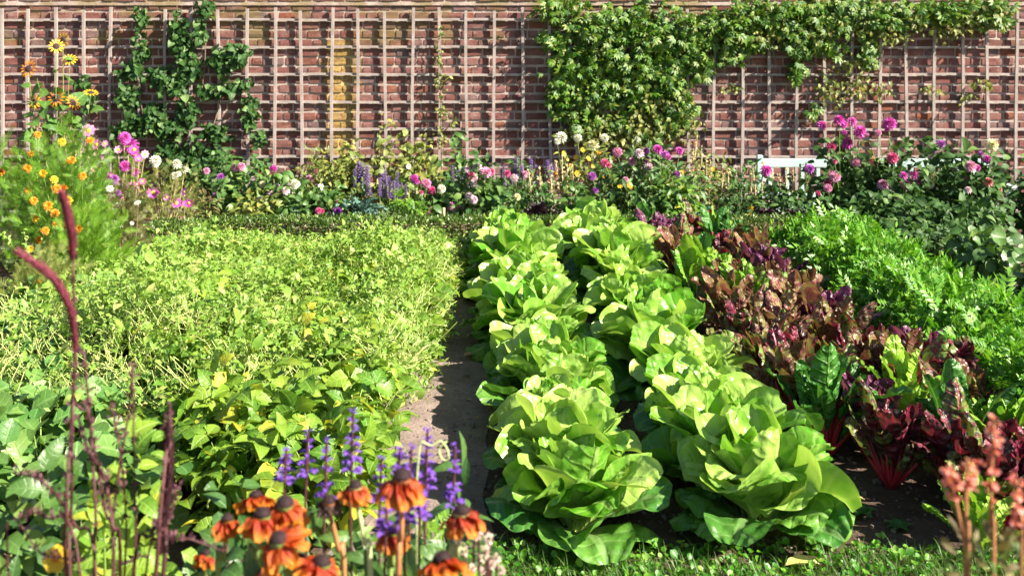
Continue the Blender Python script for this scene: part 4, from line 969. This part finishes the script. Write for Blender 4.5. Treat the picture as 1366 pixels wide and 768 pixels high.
# give every blade its own heading
b=MB(); hd=R.uniform(0,2*PI,n); d=np.stack([np.cos(hd),np.sin(hd),R.normal(0,.25,n)],-1)
fr=frames(d,np.tile([0,0,1.],(n,1))); pick=R.integers(0,4,n); s_=.058*np.clip(R.normal(1,.35,n),.4,2.2)
P=np.stack([x,y,ground_z(x,y)-.004],-1)
for k in range(4):
    m_=pick==k; b.inst(T['blade'][k],fr[m_],P[m_],s_[m_])
tag(b.build('grass',M['grass']),'narrow strip of short green grass along the front of the beds','grass',kind='stuff')
# low clover-like weeds in the grass
b=MB(); n=1500; x=R.uniform(0.1,1.6,n)**1.2; y=R.uniform(3.2,3.5,n); scatter(b,'round',np.stack([x,y,ground_z(x,y)+.012+.02*R.random(n)],-1),.018,(0,-.2,.1),(0,-.3,1),.7,.3)
tag(b.build('clover',M['parsley']),'low rounded clover leaves where the grass meets the lettuces','clover',kind='stuff')
# fallen leaves
def fallen(px,py,L,mat,lab,rz,w=.5,nm='fallen_leaf'):
    Y=2550/(py-5); c=at(px,py,Y); g=gz(c[0],Y)
    t=MB().add(*xf(leaf(L,L*w,'ovate',7,9,.25,-.6,1.0,wob=.004),Rz(rz),(c[0],Y,g+.03)))
    tag(t.build(nm,M[mat],org=(c[0],Y,g)),lab,'leaf')
fallen(1048,763,.14,'yleaf','curled pale yellow leaf lying in the grass below the right lettuce row',-1.45,.35)
fallen(618,484,.09,'dryleaf','curled tan dry leaf lying on the path beside the beans',-1.3)
fallen(1120,680,.11,'dryleaf','dry brown leaf on the bare soil between lettuce and chard',-1.2,.4)
fallen(645,568,.06,'dryleaf','thin dry straw coloured leaf near the lettuce edge of the path',1.4,.2)

# ------------------------------------------------------------------ foreground flowers
def rud_mesh(seed,dead=False,droop=1.0):
    rg=np.random.default_rng(seed); b=MB(); n=13 if not dead else 16
    for i in range(n):
        a=rg.uniform(-.1,.25)-(.35*droop); L=rg.uniform(.85,1.05)*(.75 if dead else 1)
        b.add(*xf(leaf(L,.47 if not dead else .22,'petal',9,11,a,a-rg.uniform(.4,.95)*droop,rg.uniform(.3,.9),ruf=.05,rf=2,rng=rg,wob=.05,twist=rg.normal(0,.25 if not dead else .8)),Rz(i*2*PI/n+rg.normal(0,.08)),(0,0,0.02*rg.normal())))
    return b.mesh('petal_ring',M['deadpet' if dead else 'rudb'])
RM=[rud_mesh(800+i,False,(.8,1.2,1.5,1.0)[i]) for i in range(4)]; RD=rud_mesh(820,True,1.2)
cb=MB(); dm=dome(.25,.24,18,9,.0); cb.add(*dm)
for i in range(150):
    f=(i+.5)/150; th=math.acos(1-f*.97); a=i*2.4; p=np.array([.25*math.sin(th)*math.cos(a),.25*math.sin(th)*math.sin(a),.24*math.cos(th)])
    nrm=p/np.linalg.norm(p); cb.add(*tube([p-nrm*.02,p+nrm*.045],[.014,.006],4))
CONE=cb.mesh('flower_cone',M['cone'])
def coneflower(x,y,w,lab,mi,Y=1.6,tilt=(.15,0),stem=None,smat='stem',dead=False):
    p=at(x,y,Y); r=w/2/F*Y*1.2
    end=at(*(stem or (x+4,800)),Y+.02); g=0.0
    root=np.array([end[0]+(end[0]-p[0])*.5,Y+.05,g]); t=thing('orange_coneflower',lab,'coneflower',root,'orange coneflowers in the foreground')
    t['_w']=[float(v) for v in root]
    s=MB(); s.add(*tube(smooth_path([root,end,(end+p)/2+np.array([.002,0,0]),p-np.array([0,0,.012])],5),np.linspace(.0045,.0032,16),8,cap=False)); s.add(*xf(dome(r*.3,r*.25,10,4),Rx(PI),p+np.array([0,0,.0])))
    s.build('stem',M[smat],t)
    h=child('flower_head',RD if dead else RM[mi],t,p,(tilt[0],tilt[1],R.uniform(0,6)),r)
    d=bpy.data.objects.new('flower_cone',CONE); C.objects.link(d); d.parent=h; d.scale=(1,1,.95)
    f=MB(); Q=np.array([root+(end-root)*q for q in (.35,.55,.7,.85,.95)]); scatter(f,'lance',Q,.10,np.array([0,-.2,.5]),(0,-1,.3),.8,.3); f.build('foliage',M['mid'],t)
    return t
G='orange coneflower '
coneflower(341,662,56,G+'with pale orange petals at the upper left of the cluster',0,1.66,(.3,-.2))
coneflower(380,672,74,G+'broad and reddish, upper of the pair left of the withered head',1,1.62,(.2,.1))
coneflower(350,686,66,G+'tucked behind and below the broad reddish pair',2,1.60,(.15,0),(330,800))
coneflower(303,692,50,G+'small and half folded at the left end of the cluster',2,1.62,(.1,-.2),(290,800))
coneflower(371,720,76,G+'wide open and large, lowest left with a dark cone facing up',0,1.50,(.55,.05),(390,800))
coneflower(474,648,54,G+'neat one on a pale green stem beside the tall salvia',1,1.60,(.05,0),(495,800),'palestem')
coneflower(536,636,78,G+'tallest one in the middle with hanging orange petals',2,1.52,(-.08,.05),(531,800),'brownstem')
coneflower(524,708,58,G+'shorter reddish one below the tallest middle bloom',1,1.64,(.1,0),(520,800))
coneflower(616,682,68,G+'highest on the right, against the dark path',1,1.55,(-.02,.15),(600,800),'palestem')
coneflower(590,746,78,G+'at the bottom right of the cluster beside pale seed heads',0,1.5,(.35,.05),(590,830))
coneflower(430,750,70,G+'at the bottom centre below the withered head',3,1.5,(.35,0),(440,830))
coneflower(404,745,48,G+'small and orange red between the two lowest large blooms',3,1.62,(.5,.3),(410,830))
coneflower(275,738,38,G+'small dark red bud-like bloom at the bottom left',2,1.6,(.2,-.3),(270,830))
coneflower(350,764,44,G+'cut by the bottom edge under the wide open bloom',3,1.5,(.3,0),(352,840))
coneflower(439,668,54,'withered dark brown coneflower head on a russet stem amid the orange ones',0,1.6,(.1,0),(460,800),'brownstem',dead=True)
# salvias
def salvia(x,y0,y1,lab,Y=1.75):
    a=at(x,y0,Y); bb=at(x-2,y1,Y); hh=a[2]-bb[2]; root=np.array([bb[0]+.02,Y+.04,0.]); t=thing('salvia_spike',lab,'salvia',root,'violet salvia spikes in the foreground')
    s=MB(); s.add(*tube(smooth_path([root,bb-np.array([0,0,.15]),bb,a],4),.0022,6,cap=False)); s.build('stem',M['dkstem'],t)
    rg=np.random.default_rng(int(x)); f=MB()
    nw=max(5,int(hh/.011)); 
    for k in range(nw):
        q=k/(nw-1); z=q*hh; rr=.0095*(1-.6*q)
        if rg.random()<.08 and q<.5: continue
        for j in range(7):
            an=rg.uniform(0,6.28); c=bb+(a-bb)*q+np.array([math.cos(an)*rr*.4,math.sin(an)*rr*.4,rg.normal(0,.002)])
            f.add(*xf(leaf(rr*1.5,rr*1.2,'petal',3,4,.8,-.6,1.1),Rz(an-PI/2),c))
    f.build('florets',M['salvia'],t)
    l=MB(); Q=np.array([root+(bb-root)*q for q in (.5,.6,.7,.8,.9)]); scatter(l,'lance',Q,.06,(0,-.2,.3),(0,-1,.5),.8,.3); l.build('foliage',M['mid'],t)
S='violet salvia spike '
for x,y0,y1,l in ((382,600,642,S+'shortest, at the left end of the group'),(411,576,632,S+'second from the left, above the broad reddish coneflower'),(436,588,664,S+'just above the withered coneflower head'),(471,549,628,S+'tallest and rising over the pale stemmed coneflower'),
   (509,611,665,S+'immediately left of the tallest coneflower'),(534,598,628,S+'peeping up directly behind the tallest coneflower'),(549,596,645,S+'thin one behind the right petals of the tallest coneflower'),(570,573,655,S+'long one right of the tallest coneflower near the path edge'),(607,594,672,S+'isolated rightmost, against the dark path'),
   (517,655,712,S+'low and dark, below left of the tallest coneflower'),(543,660,700,S+'low, just right of the russet middle stem'),(562,655,690,S+'low and short, left of the highest right coneflower')):
    salvia(x,y0,y1,l,1.72 if y0<640 else 1.6)
# curling tendril
P=smooth_path([at(x,y,1.7) for x,y in ((556,640),(558,615),(562,590),(575,594),(588,588),(597,600),(598,612),(590,612),(586,598),(596,588))],5)
t=thing('climbing_tendril','pale yellow green tendril curling in a loop beside the long salvia','tendril',(P[0][0],1.7,0))
MB().add(*tube(np.vstack([[P[0][0],1.7,0.],P]),.0014,6)).build('stem',M['palestem'],t)
# marigold left corner
p=at(75,745,1.7); t=thing('marigold','bright yellow orange marigold alone at the bottom left corner','marigold',(p[0],1.72,0))
b=MB()
for i in range(7): b.add(*xf(leaf(.021,.021,'obovate',5,5,.25,-.1,.4,wob=.001),Rz(i*2*PI/7),(0,0,0)))
child('flower',b.mesh('flower',M['yellow']),t,p,(1.0,0,0),1.)
b=MB()
for i in range(12): b.add(*xf(leaf(.009,.006,'petal',3,3,1.1,.6,.8),Rz(i*2.4),(0,0,0)))
child('flower_disc',b.mesh('flower_disc',M['orange']),t,p,(1.0,0,0),1.)
MB().add(*tube([(p[0],1.72,0),p],.002,6)).build('stem',M['stem'],t)
# seed heads
root=np.array([at(648,0,1.55)[0],1.58,0.]); t=thing('seed_head_clump','pinkish white fluffy seed heads on dark stems right of the coneflowers','seed heads',root)
s=MB(); f=MB()
for x,y in ((620,735),(632,722),(640,745),(648,735),(655,752),(638,712),(662,745),(646,760),(630,758),(668,760),(652,718)):
    p=at(x,y,1.55+R.normal(0,.03)); s.add(*tube(smooth_path([root,(root+p)/2+R.normal(0,.01,3),p],4),.0018,5,cap=False))
    Pp,dd=ellipsoid_pts(50,p,(.0035,.0035,.0045),.3); f=MB(); scatter(f,'tiny',Pp,.0045,dd,(0,0,1),.3,.5); f.build('seed_head',M['seed'],t)
s.build('stem',M['dkstem'],t)
# pink flower spikes, lower right
def pinkspike(lab,stems,Y=1.9):
    root=np.array([at(stems[0][0][0],0,Y)[0],Y+.03,0.]); t=thing('pink_flower_spike',lab,'flower spike',root,None)
    s=MB(); f=MB(); 
    for st in stems:
        P=smooth_path([root]+[at(x,y,Y) for x,y in st],4); s.add(*tube(P,np.linspace(.0025,.0015,len(P)),6))
        tip=P[-6:]
        for q in tip:
            Pp,dd=ellipsoid_pts(9,q,(.005,.005,.008),.3); scatter(f,'round',Pp,.0065,dd,(0,0,1),.5,.5)
    s.build('stem',M['brownstem'],t); f.build('petals',M['coral'],t)
    l=MB(); Pp,dd=ellipsoid_pts(24,at(stems[0][0][0],760,Y),(.02,.02,.05),.3); scatter(l,'lance',Pp,.022,dd+np.array([0,0,.6]),(0,-1,.4),.4,.4); l.build('foliage',M['fernbrown'],t)
pinkspike('blurred coral pink flower spike with two heads left of the corner chard',[[(1292,800),(1285,720),(1272,655),(1266,622)],[(1288,730),(1290,650),(1295,616)]],1.25)
pinkspike('tall blurred coral red flower spike at the lower right edge',[[(1325,800),(1322,700),(1322,640),(1326,562)]],1.25)
pinkspike('blurred coral flower spike just beyond the lower right edge',[[(1362,800),(1360,700),(1356,640)]],1.25)

# purple fountain grass
Y=1.6
root=np.array([at(135,0,Y)[0],Y,0.]); t=thing('purple_fountain_grass','maroon fountain grass with two red plumes rising at the left edge','ornamental grass',root)
def plume(pts,w,mat='plume'):
    P=smooth_path([at(x,y,Y) for x,y in pts],7); s=MB(); s.add(*tube(P,w*np.sin(np.linspace(.12,PI-.25,len(P)))**.7*.5,10))
    K=2600; i=R.integers(0,len(P)-1,K); q=P[i]+(P[i+1]-P[i])*R.random(K)[:,None]; tn=P[i+1]-P[i]; tn=tn/np.linalg.norm(tn,axis=1,keepdims=True)
    o=R.normal(0,1,(K,3)); o/=np.linalg.norm(o,axis=1,keepdims=True); rad=w*np.sin(.12+(PI-.37)*i/len(P))**.7
    f=leaf(1,.09,'blade',2,3,0,0,.01); s.inst(f,frames(tn+o*.6,o),q+o*rad[:,None]*.5,R.uniform(.007,.016,K))
    s.build('plume',M[mat],t)
plume([(97,348),(96,318),(91,288),(84,262)],.0062); plume([(101,470),(97,425),(85,392),(66,366),(28,338)],.0062)
s=MB(); fz_=MB()
for pts,w in (([(95,800),(95,700),(97,560),(100,470),(97,348)],.0028),([(90,800),(88,690),(95,560),(101,470)],.0035),([(152,800),(140,680),(126,600),(115,540)],.0035),([(150,800),(152,680),(170,560),(178,490)],.0028),([(178,800),(179,650),(177,490)],.0026),([(126,800),(128,700),(120,560),(112,470)],.003),
   ([(160,800),(150,700),(140,640),(118,600),(105,560)],.003),([(215,800),(218,700),(225,620),(226,556)],.0045),([(175,800),(200,715),(226,690),(235,650)],.003),([(190,800),(230,720),(300,735)],.0022),([(130,800),(100,700),(60,645),(20,630)],.0028),([(110,790),(60,690),(28,690)],.0024),([(205,800),(212,700),(222,600),(227,540)],.004),([(165,800),(168,690),(160,600),(150,545)],.0022),([(10,752),(60,742),(110,748)],.002)):
    P=smooth_path([root]+[at(x,y,Y+R.uniform(-.05,.06)) for x,y in pts],5); s.add(*tube(P,np.linspace(w,w*.5,len(P)),6))
    q=P[len(P)//2:]; q=np.repeat(q,7,0)+R.normal(0,.0025,(len(q)*7,3)); scatter(fz_,'tiny',q,.0075,(0,0,1),(0,-1,0),.5,.6)
s.build('stem',M['dkstem'],t); fz_.build('seed_head',M['dkplume'],t)
f=MB()
for i in range(90):
    L=R.uniform(.25,.7); yaw=R.uniform(0,6.28); f.add(*xf(leaf(L,.010,'blade',3,12,1.5,R.uniform(-.6,1.2),.6,p=1.5),Rz(yaw),root+np.array([R.normal(0,.06),R.normal(0,.05),0])+np.array([0,0,.3*R.random()])))
f.build('foliage',M['dkstem'],t)
for pts in (([(222,690),(226,620),(224,575)]),([(214,740),(218,690),(224,640)])): plume(pts,.006,'dkplume')

# low planting beneath the foreground flowers
def frontfill(label,x,Y,top,half,key,mat,size,n,nm='leafy_front_plant',dep=.15):
    plant(nm,label,'front border plant',x,Y,top-28,half,(),key,mat,size,int(n*1.5),dep=dep,nst=14,lump=.3)
frontfill('green leafy plant under the coneflowers at the bottom centre',470,2.1,695,80,'lance','mid',.06,420)
frontfill('green leafy plant under the coneflowers left of centre',330,2.15,705,80,'ovate','mid',.05,420)
frontfill('green leafy plant under the rightmost coneflowers beside the grass',600,2.05,705,55,'lance','mid',.055,330)
frontfill('green leafy plant around the stems of the maroon grass',150,2.2,660,90,'ovate','bean',.05,420)
frontfill('green leafy plant in the bottom left corner behind the marigold',40,2.2,640,75,'ovate','mid',.05,420)
frontfill('small leafy sprig between the coneflowers and the path',560,2.3,720,50,'pinnate','fern',.06,150)

# ------------------------------------------------------------------ light, sky, camera
w=bpy.data.worlds.new('World'); sc.world=w; w.use_nodes=True; nt=w.node_tree; nt.nodes.clear()
EL=math.radians(37); AZv=np.array([math.sin(math.radians(64)),-math.cos(math.radians(64))])   # towards the sun, on the ground
sky=N(nt,'ShaderNodeTexSky',sky_type='NISHITA'); sky.sun_disc=False; sky.sun_elevation=EL
sky.sun_rotation=math.atan2(AZv[0],AZv[1])
bg=N(nt,'ShaderNodeBackground'); bg.inputs[1].default_value=.05; nt.links.new(sky.outputs[0],bg.inputs[0])
o=N(nt,'ShaderNodeOutputWorld'); nt.links.new(bg.outputs[0],o.inputs[0])
L=bpy.data.lights.new('sun','SUN'); L.energy=5.0; L.angle=math.radians(.5); L.color=(1,.91,.76)
so=bpy.data.objects.new('sun',L); C.objects.link(so)
from mathutils import Vector
sd=Vector((AZv[0]*math.cos(EL),AZv[1]*math.cos(EL),math.sin(EL))); so.rotation_euler=sd.to_track_quat('Z','Y').to_euler(); so.location=(6,-3,6)
cam=bpy.data.cameras.new('camera'); co=bpy.data.objects.new('camera',cam); C.objects.link(co); sc.camera=co
co.location=(0,0,H); co.rotation_euler=(PI/2,0,0)
cam.sensor_width=36; cam.lens=F/1366*36; cam.shift_x=(683-HX)/1366; cam.shift_y=-(384-HY)/1366
cam.clip_start=.05; cam.clip_end=2000
cam.dof.use_dof=True; cam.dof.focus_distance=4.9; cam.dof.aperture_fstop=5.6
sc.view_settings.view_transform='Standard'; sc.view_settings.look='None'; sc.view_settings.exposure=1.74; sc.view_settings.gamma=1
sc.cycles.max_bounces=5; sc.cycles.diffuse_bounces=3; sc.cycles.transmission_bounces=4; sc.cycles.use_denoising=True
for o in list(bpy.data.objects):
    if '_w' in o: del o['_w']
